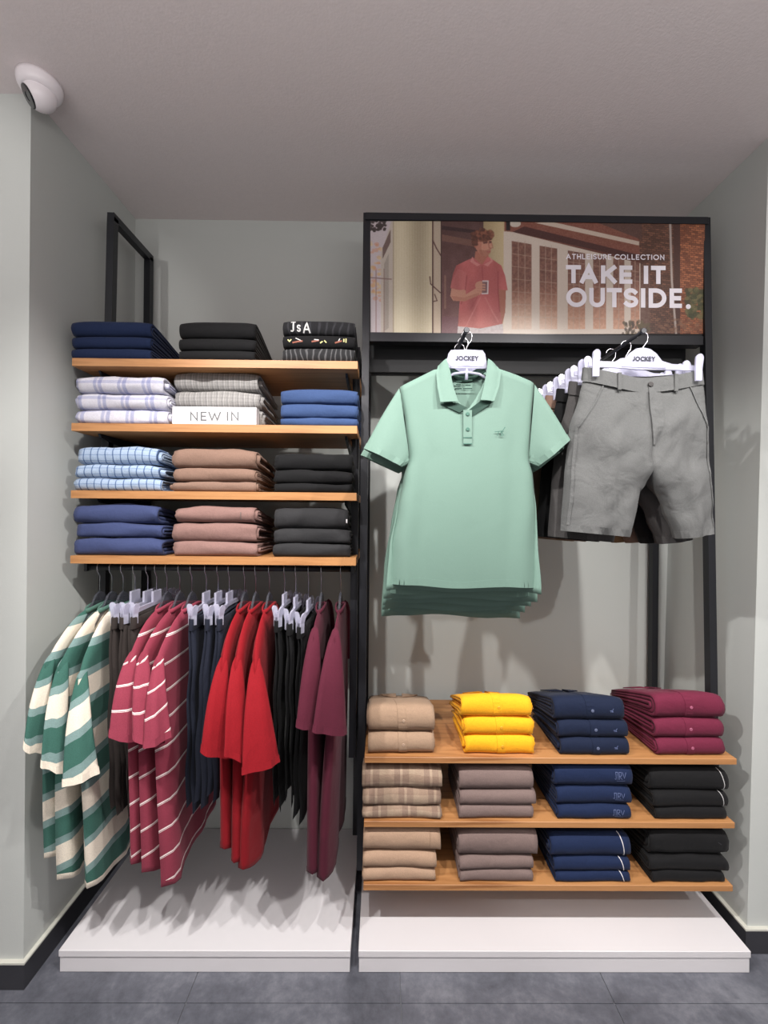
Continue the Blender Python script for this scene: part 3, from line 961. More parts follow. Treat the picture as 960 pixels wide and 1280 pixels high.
# ------------------------------------------------------------------ poster
def make_poster():
    y0 = YT - 0.018
    P = lambda px, py: W(px, py, y0)
    c = P(671, 345)
    t = thing('poster_sign', (c.x, YT, P(671, 420).z), 'framed poster of a man in a red polo outside a brick house', 'poster')
    # frame bars
    zt, zb = P(671, 274).z, P(671, 418).z
    xa, xb = XM + 0.0145, XRP - 0.0145
    mb = MB(); mb.box((xa - 0.02, YT - 0.022, zt - 0.012), (xb + 0.016, YT + 0.02, zt + 0.016), 0.001); mb.build('frame_rail', M['black_metal'], t)
    mb = MB(); mb.box((xa, YT - 0.022, zb - 0.036), (xb, YT + 0.02, zb), 0.001); mb.build('frame_rail', M['black_metal'], t)
    # printed sheet: a fine grid coloured like the photograph on it
    X0, X1, Y0, Y1 = 463.0, 881.0, 276.5, 418.0
    w, h = 540, 184
    SS = 2
    gx = (np.arange(w * SS) + 0.5) / (w * SS) * (X1 - X0) + X0
    gy = (np.arange(h * SS) + 0.5) / (h * SS) * (Y1 - Y0) + Y0
    GX, GY = np.meshgrid(gx, gy)
    img = np.zeros((h * SS, w * SS, 3))
    rng = np.random.RandomState(3)

    def vnoise(fx, fy_, seed):
        r = np.random.RandomState(seed).rand(64, 64)
        u, v = GX * fx, GY * fy_
        i, j = np.floor(u).astype(int), np.floor(v).astype(int)
        a, b = u - i, v - j
        a, b = a * a * (3 - 2 * a), b * b * (3 - 2 * b)
        g = lambda p, q: r[q % 64, p % 64]
        return (g(i, j) * (1 - a) + g(i + 1, j) * a) * (1 - b) + (g(i, j + 1) * (1 - a) + g(i + 1, j + 1) * a) * b

    def C(r, g, b): return np.array([r, g, b], float)

    def inside(pts):
        m = np.zeros(GX.shape, bool)
        n = len(pts)
        for k in range(n):
            (xa_, ya), (xb_, yb) = pts[k], pts[(k + 1) % n]
            if ya == yb: continue
            cr = (GY >= min(ya, yb)) & (GY < max(ya, yb))
            m ^= cr & (GX < (xb_ - xa_) * (GY - ya) / (yb - ya) + xa_)
        return m

    def poly(pts, col, alpha=1.0):
        m = inside(pts)
        cc = col if isinstance(col, np.ndarray) and col.ndim == 3 else np.broadcast_to(col, img.shape)
        img[m] = img[m] * (1 - alpha) + cc[m] * alpha

    def rect(xa_, ya, xb_, yb, col, alpha=1.0):
        poly([(xa_, ya), (xb_, ya), (xb_, yb), (xa_, yb)], col, alpha)

    def ell(cx, cy, rx, ry, col, alpha=1.0, soft=0.0):
        d = ((GX - cx) / rx) ** 2 + ((GY - cy) / ry) ** 2
        if soft:
            a = np.clip((1 + soft - d) / (2 * soft), 0, 1)[..., None] * alpha
        else:
            a = (d < 1)[..., None] * alpha
        img[:] = img * (1 - a) + col * a

    def line(pts, wd, col, alpha=1.0):
        for (xa_, ya), (xb_, yb) in zip(pts, pts[1:]):
            dx, dy = xb_ - xa_, yb - ya
            l2 = dx * dx + dy * dy + 1e-9
            s_ = np.clip(((GX - xa_) * dx + (GY - ya) * dy) / l2, 0, 1)
            d = np.hypot(GX - xa_ - s_ * dx, GY - ya - s_ * dy)
            a = np.clip((wd / 2 + 0.35 - d) / 0.7, 0, 1)[..., None] * alpha
            img[:] = img * (1 - a) + col * a

    n1, n2, n3 = vnoise(0.12, 0.12, 1), vnoise(0.5, 0.5, 2), vnoise(0.9, 1.4, 5)
    dn = (Y1 - GY) / (Y1 - Y0)          # 1 at the top, 0 at the foot
    img[:] = C(70, 48, 42)
    # sky, autumn leaves, far house
    rect(463, 276, 492, 419, C(190, 176, 180))
    for k in range(60):
        ell(463 + rng.rand() * 16, 300 + rng.rand() * 78, 1.5 + rng.rand() * 2, 1.2 + rng.rand() * 2, [C(214, 158, 96), C(206, 128, 92), C(222, 184, 128)][k % 3], 0.55)
    for k in range(50):
        ell(462 + rng.rand() * 20, 275 + rng.rand() * 14, 2, 1.6, C(46, 38, 36), 0.9)
    poly([(489, 277), (492, 277), (492, 419), (476, 419), (476, 318)], C(186, 172, 156))
    poly([(478, 310), (488, 287), (488, 303), (478, 324)], C(96, 78, 72))
    poly([(480, 330), (486, 316), (486, 410), (480, 414)], C(150, 140, 128))
    line([(463, 347), (489, 349)], 1.2, C(110, 82, 78)); line([(470, 338), (470, 418)], 1.0, C(128, 96, 92)); line([(480, 336), (480, 418)], 0.9, C(120, 92, 86))
    # cream pillar
    pil = C(206, 188, 150)[None, None] * (0.86 + 0.16 * np.sin((GX - 491) * 0.13 + 0.4)[..., None] * 0.9) + (1 - dn)[..., None] * C(38, 36, 30)
    pil = pil + ((np.sin(GX * 1.9) * 4))[..., None]
    rect(491, 276, 539.5, 419, pil)
    line([(491.5, 277), (491.5, 419)], 1.2, C(150, 134, 112))
    rect(539.5, 276, 541.5, 419, C(74, 50, 44))
    rect(541.5, 276, 550.5, 419, C(168, 150, 128)[None, None] + (1 - dn)[..., None] * C(34, 26, 20))
    line([(541, 301), (545, 310), (551, 320)], 1.4, C(66, 42, 38)); line([(537, 346), (538, 355), (550, 366)], 1.4, C(66, 42, 38)); line([(543, 368), (546, 376), (541, 377)], 1.2, C(66, 42, 38))
    rect(550.5, 276, 552, 419, C(58, 38, 34))
    # dark doorway
    door = C(62, 40, 36)[None, None] + n1[..., None] * 14 + (1 - dn)[..., None] * C(30, 18, 20)
    rect(552, 276, 606, 419, door)
    poly([(552, 293), (600, 302), (600, 310), (552, 301)], C(98, 68, 58)); poly([(552, 282), (612, 290), (612, 294), (552, 287)], C(44, 28, 28))
    line([(556, 345), (556, 385)], 2.2, C(122, 88, 76)); rect(552, 396, 572, 419, C(96, 62, 66))
    # cream jamb
    jam = C(196, 168, 120)[None, None] * (0.72 + 0.3 * np.clip((GX - 600) / 30, 0, 1))[..., None] + (1 - dn)[..., None] * C(14, 20, 30)
    rect(604, 276, 630, 419, jam)
    # white window wall in perspective
    rect(630, 276, 808, 419, C(84, 46, 36))
    eave = C(104, 56, 42)[None, None] + n3[..., None] * 22
    poly([(630, 276), (740, 276), (806, 300), (806, 326), (630, 290)], eave)
    poly([(668, 278.5), (688, 277), (803, 303), (803, 308)], C(206, 180, 158))
    poly([(655, 283), (803, 320), (803, 326), (640, 290)], C(62, 34, 30))
    ell(643.5, 279.5, 7, 4.5, C(206, 190, 172)); rect(632, 277, 637, 288, C(24, 20, 20))
    frame = C(214, 192, 172)[None, None] + (1 - dn)[..., None] * C(18, 14, 12)
    poly([(629, 289), (640, 290), (803, 330), (803, 419), (629, 419)], frame)
    def win(xa_, xb_, rows, cols):
        ta, tb = 301 + (xa_ - 638) * 0.17, 301 + (xb_ - 638) * 0.17
        gl = C(92, 60, 50)[None, None] + n2[..., None] * C(36, 26, 22) + np.clip(1 - dn * 2.1, 0, 1)[..., None] * C(120, 84, 62)
        poly([(xa_, ta), (xb_, tb), (xb_, 412), (xa_, 412)], gl)
        for k in range(1, cols): line([(xa_ + (xb_ - xa_) * k / cols, ta), (xa_ + (xb_ - xa_) * k / cols, 412)], 0.9, C(176, 146, 126), 0.75)
        for k in range(1, rows):
            line([(xa_, ta + (412 - ta) * k / rows), (xb_, tb + (412 - tb) * k / rows)], 0.9, C(170, 140, 120), 0.7)
    win(639, 664, 7, 3); win(674, 696, 7, 3); win(709, 731, 7, 3); win(741, 757, 7, 2); win(766, 780, 7, 2); win(788, 799, 7, 2)
    # sun haze low on the windows
    hz = np.exp(-((GX - 655) / 55) ** 2) * np.clip((GY - 365) / 50, 0, 1) * 0.6
    img[:] = img * (1 - hz[..., None]) + C(250, 226, 200) * hz[..., None]
    # brick walls
    rows_ = np.floor((GY - GX * 0.12) / 2.6)
    mort = (np.abs(((GY - GX * 0.12) / 2.6) % 1 - 0.5) > 0.36) | ((((GX + rows_ * 2.7) / 5.6) % 1) > 0.88)
    bn = np.random.RandomState(8).rand(4096)
    bid = (np.floor((GX + rows_ * 2.7) / 5.6) * 37 + rows_ * 11).astype(int) % 4096
    br = C(96, 62, 46)[None, None] * (0.75 + 0.5 * bn[bid])[..., None]
    br[mort] = C(62, 42, 34)
    br2 = C(156, 88, 56)[None, None] * (0.65 + 0.55 * bn[bid])[..., None]
    br2[mort] = C(88, 50, 36)
    poly([(797, 276), (850, 276), (850, 419), (800, 419), (800, 330)], br)
    poly([(740, 276), (802, 276), (802, 300)], C(70, 46, 38)[None, None] + n3[..., None] * 16)
    poly([(800, 330), (812, 332), (812, 419), (800, 419)], C(86, 58, 46)[None, None] + n2[..., None] * 20)
    rect(842, 276, 850, 419, C(66, 42, 34)); rect(850, 276, 882, 419, br2)
    line([(837.5, 277), (839.5, 350), (845, 419)], 2.6, C(176, 160, 150))
    for k in range(150):
        ell(858 + rng.rand() * 24, 362 + rng.rand() * 36, 1.5 + rng.rand() * 2, 1.5 + rng.rand() * 2, [C(70, 72, 44), C(52, 56, 36), C(104, 96, 62)][k % 3], 0.7)
    for k in range(90):
        ell(778 + rng.rand() * 34, 402 + rng.rand() * 16, 1.6, 2.2, [C(86, 74, 50), C(60, 50, 40)][k % 2], 0.7)
    for k in range(60):
        ell(820 + rng.rand() * 60, 400 + rng.rand() * 16, 2.4, 1.6, C(120, 84, 62), 0.5)
    # the man
    skin, skd = C(196, 128, 104), C(158, 92, 74)
    red, rdk, rlt = C(180, 84, 82), C(134, 56, 58), C(208, 118, 112)
    poly([(594, 314), (609, 314), (612, 328), (602, 336), (592, 327)], skd)                                   # neck
    poly([(564, 360), (583, 361), (581, 370), (596, 358), (603, 355), (606, 362), (598, 369), (578, 377), (566, 376), (562.5, 370)], skin)
    poly([(622, 362), (632, 362), (631, 390), (627, 408), (620, 400)], skd)
    shirt = [(591, 322), (580, 327), (570, 332), (566, 342), (562.5, 360), (573, 363), (582, 362), (581, 366), (574, 378), (572, 409), (588, 411), (610, 410), (627, 406), (624, 385), (622, 362), (634, 363), (631, 345), (626, 332), (616, 325), (609, 321), (602, 331)]
    sh_ = red[None, None] * (0.82 + 0.3 * vnoise(0.1, 0.05, 9))[..., None] + np.clip((GY - 385) / 30, 0, 1)[..., None] * C(22, 20, 12)
    poly(shirt, sh_)
    poly([(564, 352), (562.5, 360), (573, 363), (583, 362), (582, 340), (572, 336)], rlt, 0.25)
    line([(583, 345), (581, 366), (576, 380)], 1.6, rdk, 0.7); line([(622, 340), (622, 362), (624, 390)], 1.6, rdk, 0.7); line([(602, 333), (603, 350)], 1.0, rdk, 0.8)
    line([(600, 372), (590, 392), (582, 408)], 1.6, rlt, 0.5); line([(606, 372), (614, 388), (622, 402)], 1.8, rlt, 0.5); line([(596, 372), (588, 386)], 1.8, rdk, 0.35)
    poly([(590, 321), (593, 327), (600, 331), (596, 333), (587, 327)], rlt); poly([(611, 320), (613, 326), (604, 331), (609, 333), (616, 326)], rlt)
    poly([(564, 362), (582, 363), (582, 368), (597, 359), (605, 355), (607, 361), (599, 369), (580, 377), (567, 376), (563, 370)], skin)
    poly([(564, 370), (580, 372), (598, 366), (599, 369), (580, 377), (567, 376)], skd, 0.6)
    ell(600, 357, 6.5, 5.5, skin); 
    for k in range(4): line([(596 + k * 0.6, 353.5 + k * 3), (605, 354 + k * 3)], 1.7, skin); line([(597, 355 + k * 3), (605, 355.6 + k * 3)], 0.5, skd)
    poly([(602.5, 352), (610, 351), (609, 367), (602, 367)], C(96, 74, 76), 0.85)
    line([(603, 351.5), (609.5, 351.5), (609, 367), (602, 367.3)], 1.5, C(232, 214, 212))
    for k in range(3): line([(598, 355.5 + k * 3.2), (605.5, 356 + k * 3.2)], 1.9, skin)
    poly([(572, 408), (600, 411), (628, 405), (629, 419), (571, 419)], C(214, 198, 196)[None, None] - n2[..., None] * 30)
    # head turned to his left
    poly([(594, 297), (612, 296), (614.5, 303), (614, 309), (612, 317), (607, 321), (600, 319), (595, 312), (592, 306)], skin)
    poly([(594, 298), (602, 300), (601, 312), (604, 320), (598, 317), (593, 308)], skd, 0.6); poly([(602.5, 301.5), (609, 301), (608.5, 304.5), (603.5, 305)], C(92, 52, 44), 0.75); poly([(610.3, 301), (614, 301), (614, 304.2), (610.8, 304.5)], C(92, 52, 44), 0.75); line([(609.6, 303), (611.2, 310), (613.4, 310.6)], 1.1, C(138, 76, 62), 0.8); ell(605, 309, 3, 2.4, C(206, 120, 100), 0.5, 0.6)
    poly([(598, 312), (606, 313), (613, 311), (612, 317), (607, 321), (600, 319)], C(132, 78, 62), 0.55)       # stubble
    line([(608.5, 315), (612.5, 314.6)], 1.0, C(150, 70, 66)); line([(613.8, 303), (615.6, 309.5), (613, 310.4)], 0.9, skd)
    line([(604.5, 303.2), (608.5, 303.0)], 1.0, C(60, 38, 32)); line([(611, 302.8), (613.6, 302.6)], 1.0, C(60, 38, 32)); line([(603.5, 301), (609, 300.3)], 0.9, C(84, 50, 40))
    ell(594, 307, 1.8, 3.0, skd)
    for k in range(110):
        a_ = rng.rand() * 6.28; r_ = math.sqrt(rng.rand())
        ell(602.5 + math.cos(a_) * r_ * 13.5, 293.5 + math.sin(a_) * r_ * 7.5, 2.2, 1.9, [C(92, 54, 40), C(66, 38, 30), C(124, 74, 54)][k % 3], 0.75)
    for k in range(30):
        ell(590.5 + rng.rand() * 5, 296 + rng.rand() * 10, 2, 1.8, [C(88, 52, 40), C(66, 38, 30)][k % 2], 0.8)
    # average the samples down, then mute and grain the print
    im = img.reshape(h, SS, w, SS, 3).mean(axis=(1, 3))
    im = im * 0.92 + np.array([4, 3, 4]) + np.random.RandomState(4).randn(h, w, 1) * 3
    im = np.clip(im, 0, 255) / 255.0
    lin = np.where(im <= 0.04045, im / 12.92, ((im + 0.055) / 1.055) ** 2.4)
    lin = 0.92 * (1 - np.exp(-lin * 1.75))          # ink on bright white stock
    me = bpy.data.meshes.new('print')
    jx, jy = np.meshgrid(np.linspace(X0, X1, w + 1), np.linspace(Y0, Y1, h + 1))
    p00, p10, p01 = P(X0, Y0), P(X1, Y0), P(X0, Y1)
    uu = (jx - X0) / (X1 - X0); vv = (jy - Y0) / (Y1 - Y0)
    co = np.stack([p00.x + (p10.x - p00.x) * uu + (p01.x - p00.x) * vv, np.full_like(uu, y0), p00.z + (p10.z - p00.z) * uu + (p01.z - p00.z) * vv], -1)
    co = co - np.array(t.location)
    nv, nf = (w + 1) * (h + 1), w * h
    me.vertices.add(nv); me.vertices.foreach_set('co', co.reshape(-1))
    idx = np.arange(nv).reshape(h + 1, w + 1)
    q = np.stack([idx[1:, :-1], idx[1:, 1:], idx[:-1, 1:], idx[:-1, :-1]], -1).reshape(-1)
    me.loops.add(nf * 4); me.loops.foreach_set('vertex_index', q.astype(np.int32))
    me.polygons.add(nf); me.polygons.foreach_set('loop_start', np.arange(0, nf * 4, 4, dtype=np.int32))
    me.update(calc_edges=True); me.validate()
    ca = me.color_attributes.new('ink', 'FLOAT_COLOR', 'CORNER')
    cols = np.ones((nf, 4, 4)); cols[:, :, :3] = lin.reshape(nf, 1, 3)
    ca.data.foreach_set('color', cols.reshape(-1))
    m, nt, pr = new_mat('poster_ink')
    at = N(nt, 'ShaderNodeAttribute', attribute_name='ink')
    nt.links.new(at.outputs['Color'], pr.inputs['Base Color'])
    pr.inputs['Roughness'].default_value = 0.35
    me.materials.append(m)
    o = bpy.data.objects.new('printed_sheet', me); link(o, t)
    mb = MB(); mb.box((xa, y0 + 0.002, zb - 0.004), (xb, y0 + 0.012, zt), 0); mb.build('backing_board', M['dark_panel'], t)
    # lettering, set letter by letter on the sheet
    ln, wdt = text_lines('ATHLEISURE COLLECTION', 5.5, 2.3)
    k = (829.2 - 707.6) / wdt
    mb = MB()
    stroke_mesh(mb, [[(x * k, y) for x, y in l] for l in ln], 1.2, lambda x, y, hh: P(708 + x, 323.6 - y + 0.0088 * x) + Vector((0, -hh, 0)), 0.0012)
    o = mb.build('small_lettering', M['white_letter'], t); o['kind'] = 'stuff'
    wd = 5.5
    for top, bot, word in ((331.4, 354.3, (('T', 40, 148), ('A', 140, 264), ('K', 288, 398), ('E', 418, 510), ('I', 590, 622), ('T', 640, 745))),
                           (359.6, 384.0, (('O', 42, 188), ('U', 205, 316), ('T', 328, 436), ('S', 447, 550), ('I', 570, 602), ('D', 624, 750), ('E', 772, 860)))):
        for ch, a, b in word:
            a, b = 700 + a / 5.647, 700 + b / 5.647
            gw, ls = GL[ch]
            kx = (b - a - wd) / gw if gw else 1
            hgt = bot - top - wd
            mb = MB()
            stroke_mesh(mb, [[(x * kx, y * hgt) for x, y in l] for l in ls], wd, lambda x, y, hh: P(a + wd / 2 + x, bot - wd / 2 - y + 0.0088 * (a + x - 708)) + Vector((0, -hh, 0)), 0.0012)
            mb.build('letter', M['white_letter'], t)
    mb = MB(); mb.disc(P(860.2, 383.4) + Vector((0, -0.0004, 0)), (0, -1, 0), 3.1 / F * y0, 0.001, 18); mb.build('full_stop', M['white_letter'], t)


make_poster()


# ------------------------------------------------------------------ hangers
def hook_pts(x, y, zrail, zneck, rr=0.017, plane='x', sgn=1):
    """a wire hook over a rail; the wire bends in the plane across the rail"""
    pts = []
    n = 12
    for k in range(n + 1):
        a = math.radians(-25 + (205) * k / n)
        pts.append((math.cos(a), math.sin(a)))
    out = []
    for c, s_ in pts[::-1]:
        out.append((c * rr, s_ * rr))
    out += [(rr * 0.95, -0.012), (0.004, -0.028), (0.0, -0.034)]
    res = []
    for a, z in out:
        res.append(Vector((x + (a * sgn if plane == 'x' else 0), y + (a * sgn if plane == 'y' else 0), zrail + z)))
    res.append(Vector((x, y, zneck)))
    return res


def side_hanger(x, kind, label, zneck, y0, y1, zbar, group, xn=None):
    t = thing('clip_hanger' if kind == 'clip' else 'shirt_hanger', (x, YH, zbar - 0.03), label, 'hanger', group)
    mb = MB(); mb.tube(hook_pts(x, YH, zr, zneck, plane='y', sgn=-1), 0.0017, 6); mb.build('hook', M['chrome'], t, smooth=True)
    mb = MB()
    pm = M['clear'] if kind == 'clip' else M['smoke']
    xf = x if xn is None else xn
    if kind == 'clip':
        mb.box((x - 0.004, YH - 0.03, zbar + 0.004), (x + 0.004, YH + 0.03, zneck + 0.004), 0.001)
        mb.bar((xf, y0, zbar), (x, YH - 0.02, zbar + 0.004), 0.009, 0.014)
        mb.bar((x, YH - 0.02, zbar + 0.004), (x, y1, zbar), 0.009, 0.014)
    else:
        # flat moulded neck and sloping arms
        pr = [(-0.10, -0.058), (-0.07, -0.026), (-0.045, 0.0), (-0.022, 0.03), (0, 0.04), (0.022, 0.03), (0.045, 0.0), (0.07, -0.026), (0.10, -0.058)]
        lo = [(-0.10, -0.07), (-0.07, -0.044), (-0.045, -0.026), (-0.022, -0.02), (0, -0.018), (0.022, -0.02), (0.045, -0.026), (0.07, -0.044), (0.10, -0.07)]
        rings = []
        for (a, zt), (_, zl) in zip(pr, lo):
            rings.append([mb.vert((x + dx, YH + a, zbar + zz)) for dx, zz in ((-0.004, zl), (0.004, zl), (0.004, zt), (-0.004, zt))])
        mb.loft(rings, True)
    mb.build('hanger_body', pm, t)
    if kind == 'clip':
        for yy, xx in ((y0 + 0.004, xf), (y1 - 0.01, x)):
            clip(t, Vector((xx, yy, zbar)), Vector((0.84, -0.54, 0)), 1.15, 0.006, 0.26)
    return t


def clip(t, c, ax, s=1.0, jaw=0.0035, spread=0.30):
    """two moulded leaves pinched together under rounded finger pads"""
    for sg in (-1, 1):
        mb = MB()
        o = []
        # outline of a leaf in (across, up): narrow jaw below, round pad above
        prof = [(-0.007, -0.034), (0.007, -0.034), (0.0075, -0.006), (0.0085, 0.010)] + arc(0, 0.016, 0.0088, 0.0105, 0, 180, 8) + [(-0.0085, 0.010), (-0.0075, -0.006)]
        n = len(prof)
        ay = Vector((-ax.y, ax.x, 0))
        for dd in (0.0, 0.005):
            for a, z in prof:
                off = sg * (jaw / s + dd + max(0.0, (z + 0.006)) * spread)
                o.append(mb.vert(c + ay * (a * s) + ax * (off * s) + Vector((0, 0, z * s))))
        mb.face(*o[:n]); mb.face(*reversed(o[n:]))
        for i in range(n): mb.face(o[i], o[n + i], o[n + (i + 1) % n], o[(i + 1) % n])
        mb.build('clip', M['clear'], t)


# ------------------------------------------------------------------ side-hung tees
ZN = CAMZ - 0.352


def side_tee(hx, seam, HL, HR, corner, mat, sl_mat, rib, label, group, seed, edge=None, uvo=0.0, name='hanging_tee', fold=0.006, Dh=(1.295, 1.36), yback=1.875, twist=0.0, Dcorner=1.40):
    X0 = W(hx, 718, YH).x
    S = W(seam[0], seam[1], 1.385)
    Cn = W(corner[0], corner[1], Dcorner)
    zh = Cn.z
    t = thing(name, (X0, YH, zh), label, 'T-shirt', group)
    rd = random.Random(seed)
    yf0 = 1.385
    half_front = YH - yf0; half_back = yback - YH
    NU, NV = 14, 26
    vs = (ZN - S.z) / (ZN - zh)

    def xfront(z):
        v = (ZN - z) / (ZN - zh)
        if v < vs: return X0 + (S.x - X0) * (v / vs) ** 0.8
        w = (v - vs) / (1 - vs); w = w * w * (3 - 2 * w)
        return S.x + (Cn.x - S.x) * w

    def ztop(u):
        a = abs(u)
        if a < 0.26: return ZN
        w = (a - 0.26) / 0.74
        return ZN - (ZN - S.z) * (0.35 * w + 0.65 * w ** 2.6) * 0.95

    ph = [rd.uniform(0, 6.28) for _ in range(4)]

    def P(u, v, side):
        zt = ztop(u)
        z = zt + (zh - zt) * v + 0.010 * v * math.sin(3 * u + ph[3]) + 0.03 * v ** 3 * max(0, -u - 0.75) / 0.25 - 0.012 * v
        d = (ZN - z) / (ZN - zh)
        yf = yf0 + (Dcorner - yf0) * d - 0.012 * math.sin(math.pi * d)
        y = yf + (YH - yf) * (u + 1) if u < 0 else YH + half_back * u
        b = (1 - u) / 2
        x = X0 + (xfront(z) - X0) * b ** 0.8
        th = 0.007 + 0.009 * min(1, d * 2.2) + 0.006 * d * b ** 2 + 0.004 * b ** 2 * math.exp(-((d - 0.14) / 0.09) ** 2)
        th *= max(0.0, 1 - abs(u) ** 10) ** 0.5
        if v == 0: th *= 0.15
        fl = fold * (0.15 + d) * (math.sin(7 * u + ph[0] + 1.5 * d) + 0.5 * math.sin(13 * u + ph[1])) * (0.5 + 0.5 * b)
        return Vector((x + side * th + fl, y, z))

    mb = MB()
    rings = []
    for j in range(NV + 1):
        v = j / NV
        ring = []
        for i in range(NU + 1):
            u = -1 + 2 * i / NU; p = P(u, v, 1); ring.append(mb.vert(p, (p.y, (ZN - p.z) + uvo)))
        for i in range(NU - 1, 0, -1):
            u = -1 + 2 * i / NU; p = P(u, v, -1); ring.append(mb.vert(p, (p.y, (ZN - p.z) + uvo)))
        rings.append(ring)
    mb.loft(rings)
    m = len(rings[0])
    for i in range(NU):          # sew shut along the shoulders
        a, b_, c, d = rings[0][i], rings[0][i + 1], rings[0][(m - i - 1) % m], rings[0][(m - i) % m]
        q = [a, b_, c, d]
        q = [k for n_, k in enumerate(q) if k not in q[:n_]]
        if len(q) > 2: mb.face(*q[::-1])
    body = mb.build('body', mat, t, smooth=True)
    # hem band
    mb = MB(); r0, r1, r2 = [], [], []
    ringf = [(-1 + 2 * i / NU, 1) for i in range(NU + 1)] + [(-1 + 2 * i / NU, -1) for i in range(NU - 1, 0, -1)]
    for (u, sd) in ringf:
        p = P(u, 1.0, sd)
        e = Vector((sd * 0.0012, 0, 0)) if abs(u) < 0.99 else Vector((0, -0.0012 if u < 0 else 0.0012, 0))
        r0.append(mb.vert(p + e + Vector((0, 0, 0.018)), (0, 0.0))); r1.append(mb.vert(p + e, (0, 0.02))); r2.append(mb.vert(p + e * -1.0 + Vector((0, 0, -0.001)), (0, 0.02)))
    mb.loft([r0, r1, r2]); mb.build('hem', edge or rib, t, smooth=True)
    # ribbed collar around the hanger neck
    mb = MB(); rings = []
    for k in range(16):
        a = k / 16 * 2 * math.pi
        cy, cx = math.cos(a) * 0.075, math.sin(a) * 0.016
        c = Vector((X0 + cx, YH + cy, ZN + 0.002 - 0.012 * (abs(math.cos(a)) ** 2)))
        o_ = Vector((math.sin(a), math.cos(a) * 0.6, 0)).normalized()
        rings.append([mb.vert(c + o_ * (0.0035 * math.cos(q)) + Vector((0, 0, 0.009 * math.sin(q))), (0, 0)) for q in (0, 1.05, 2.1, 3.14, 4.2, 5.25)])
    mb.loft(rings + [rings[0]]); mb.build('collar', rib, t, smooth=True)
    # front sleeve, flattened, its hem turned to the aisle
    A, B = W(HL[0], HL[1], Dh[0]), W(HR[0], HR[1], Dh[1])

    def sleeve(A, B, S0, back, bulge):
        mb = MB(); rings = []
        n = 14; m = 20
        hc = (A + B) / 2; hv = (B - A) / 2
        start = Vector((S0.x, S0.y, S0.z))
        for j in range(n + 1):
            w = j / n
            ww = w ** 0.75
            c = start.lerp(hc, w) + Vector((0, -bulge * math.sin(math.pi * w) * (1 if not back else -0.3), 0.012 * math.sin(math.pi * w)))
            hw = Vector((0.0145, 0.002, 0)).lerp(hv, ww)
            dp = 0.008 + 0.010 * min(1, w * 2)
            nrm = Vector((0, -1, 0)) - hw.normalized() * hw.normalized().dot(Vector((0, -1, 0)))
            nrm = nrm.normalized() if nrm.length > 0.1 else Vector((0, -1, 0))
            ring = []
            for k in range(m):
                a = 2 * math.pi * k / m
                ca, sa = math.cos(a), math.sin(a)
                rr = 1.0
                p = c + hw * (math.copysign(abs(ca) ** 0.7, ca)) + nrm * (dp * sa * (1 - 0.35 * w))
                p += nrm * (0.004 * w * math.sin(ca * 5 + ph[2]) + 0.008 * w ** 0.6 * math.exp(-((ca - 0.25 * math.sin(ph[1])) / 0.16) ** 2) * (1 if sa > 0 else 0))
                ring.append(mb.vert(p, (ca, (0.14 + 0.29 * w) + 0.018 * ca)))
            rings.append(ring)
            if j == 0:
                top = [mb.vert(start + (Vector(mb.v[q]) - start) * 0.7 + Vector((0, 0.008 if not back else -0.008, 0.013)), (0, 0.135)) for q in ring]
                rings.insert(0, top)
            if j == n:
                outs = []
                for k in range(m):
                    a = 2 * math.pi * k / m
                    outs.append((nrm * math.sin(a) + hw.normalized() * math.cos(a)) * 0.0016)
        mb.loft(rings)
        # rounded top, tucked into the shoulder
        cap = mb.vert(start + Vector((0, 0.016 if not back else -0.016, 0.024)), (0, 0.13))
        for k in range(m): mb.face(rings[0][(k + 1) % m], rings[0][k], cap)
        so = mb.build('sleeve', sl_mat, t, smooth=True)
        # hem of the sleeve: a doubled band turning inside
        mb = MB(); rr0, rr1, rr2, rr3 = [], [], [], []
        last, prev = rings[-1], rings[-2]
        for k in range(m):
            pw = Vector(so.data.vertices[last[k]].co) + t.location
            pv = Vector(so.data.vertices[prev[k]].co) + t.location
            out = outs[k]
            up = (pv - pw).normalized() * 0.022
            rr0.append(mb.vert(pw + up + out, (0, 0))); rr1.append(mb.vert(pw + out, (0, 0.02))); rr2.append(mb.vert(pw - out, (0, 0.02))); rr3.append(mb.vert(pw - out * 1.5 + up * 1.6, (0, 0)))
        mb.loft([rr0, rr1, rr2])
        mb.build('cuff', edge or rib, so)

    sleeve(A, B, Vector((S.x, 1.404, S.z + 0.010)), False, 0.012)
    yb = yback + 0.004
    sleeve(Vector((X0 - 0.035, yb + 0.012, A.z + 0.02)), Vector((X0 + 0.035, yb + 0.012, A.z + 0.02)), Vector((X0, yback - 0.02, S.z + 0.012)), True, 0.0)
    return t


G = 'green and cream striped tees on the left rail'
hg = []
side_tee(125, (57, 832), (29, 934), (60, 938), (54, 1076), M['green_stripe'], M['green_stripe'], M['rib_green'], 'green and cream striped tee hanging nearest the left wall', G, 1, M['cream'])
side_tee(140, (74, 836), (51, 957), (90, 962), (71, 1104), M['green_stripe'], M['green_stripe'], M['rib_green'], 'green and cream striped tee, middle of the three', G, 2, M['cream'], 0.035)
side_tee(154, (98, 850), (78, 984), (124, 966), (107, 1120), M['green_stripe'], M['green_stripe'], M['rib_green'], 'green and cream striped tee, right one, next to dark clipped shorts', G, 3, M['cream'], 0.035)
G = 'rose tees with white stripes on the left rail'
side_tee(209, (160, 828), (136, 922), (182, 924), (162, 1084), M['rose_stripe'], M['rose_stripe'], M['rose'], 'rose tee with thin white stripes, left of three', G, 4)
side_tee(225, (175, 828), (166, 924), (206, 928), (181, 1098), M['rose_stripe'], M['rose_stripe'], M['rose'], 'rose tee with thin white stripes, middle of three', G, 5)
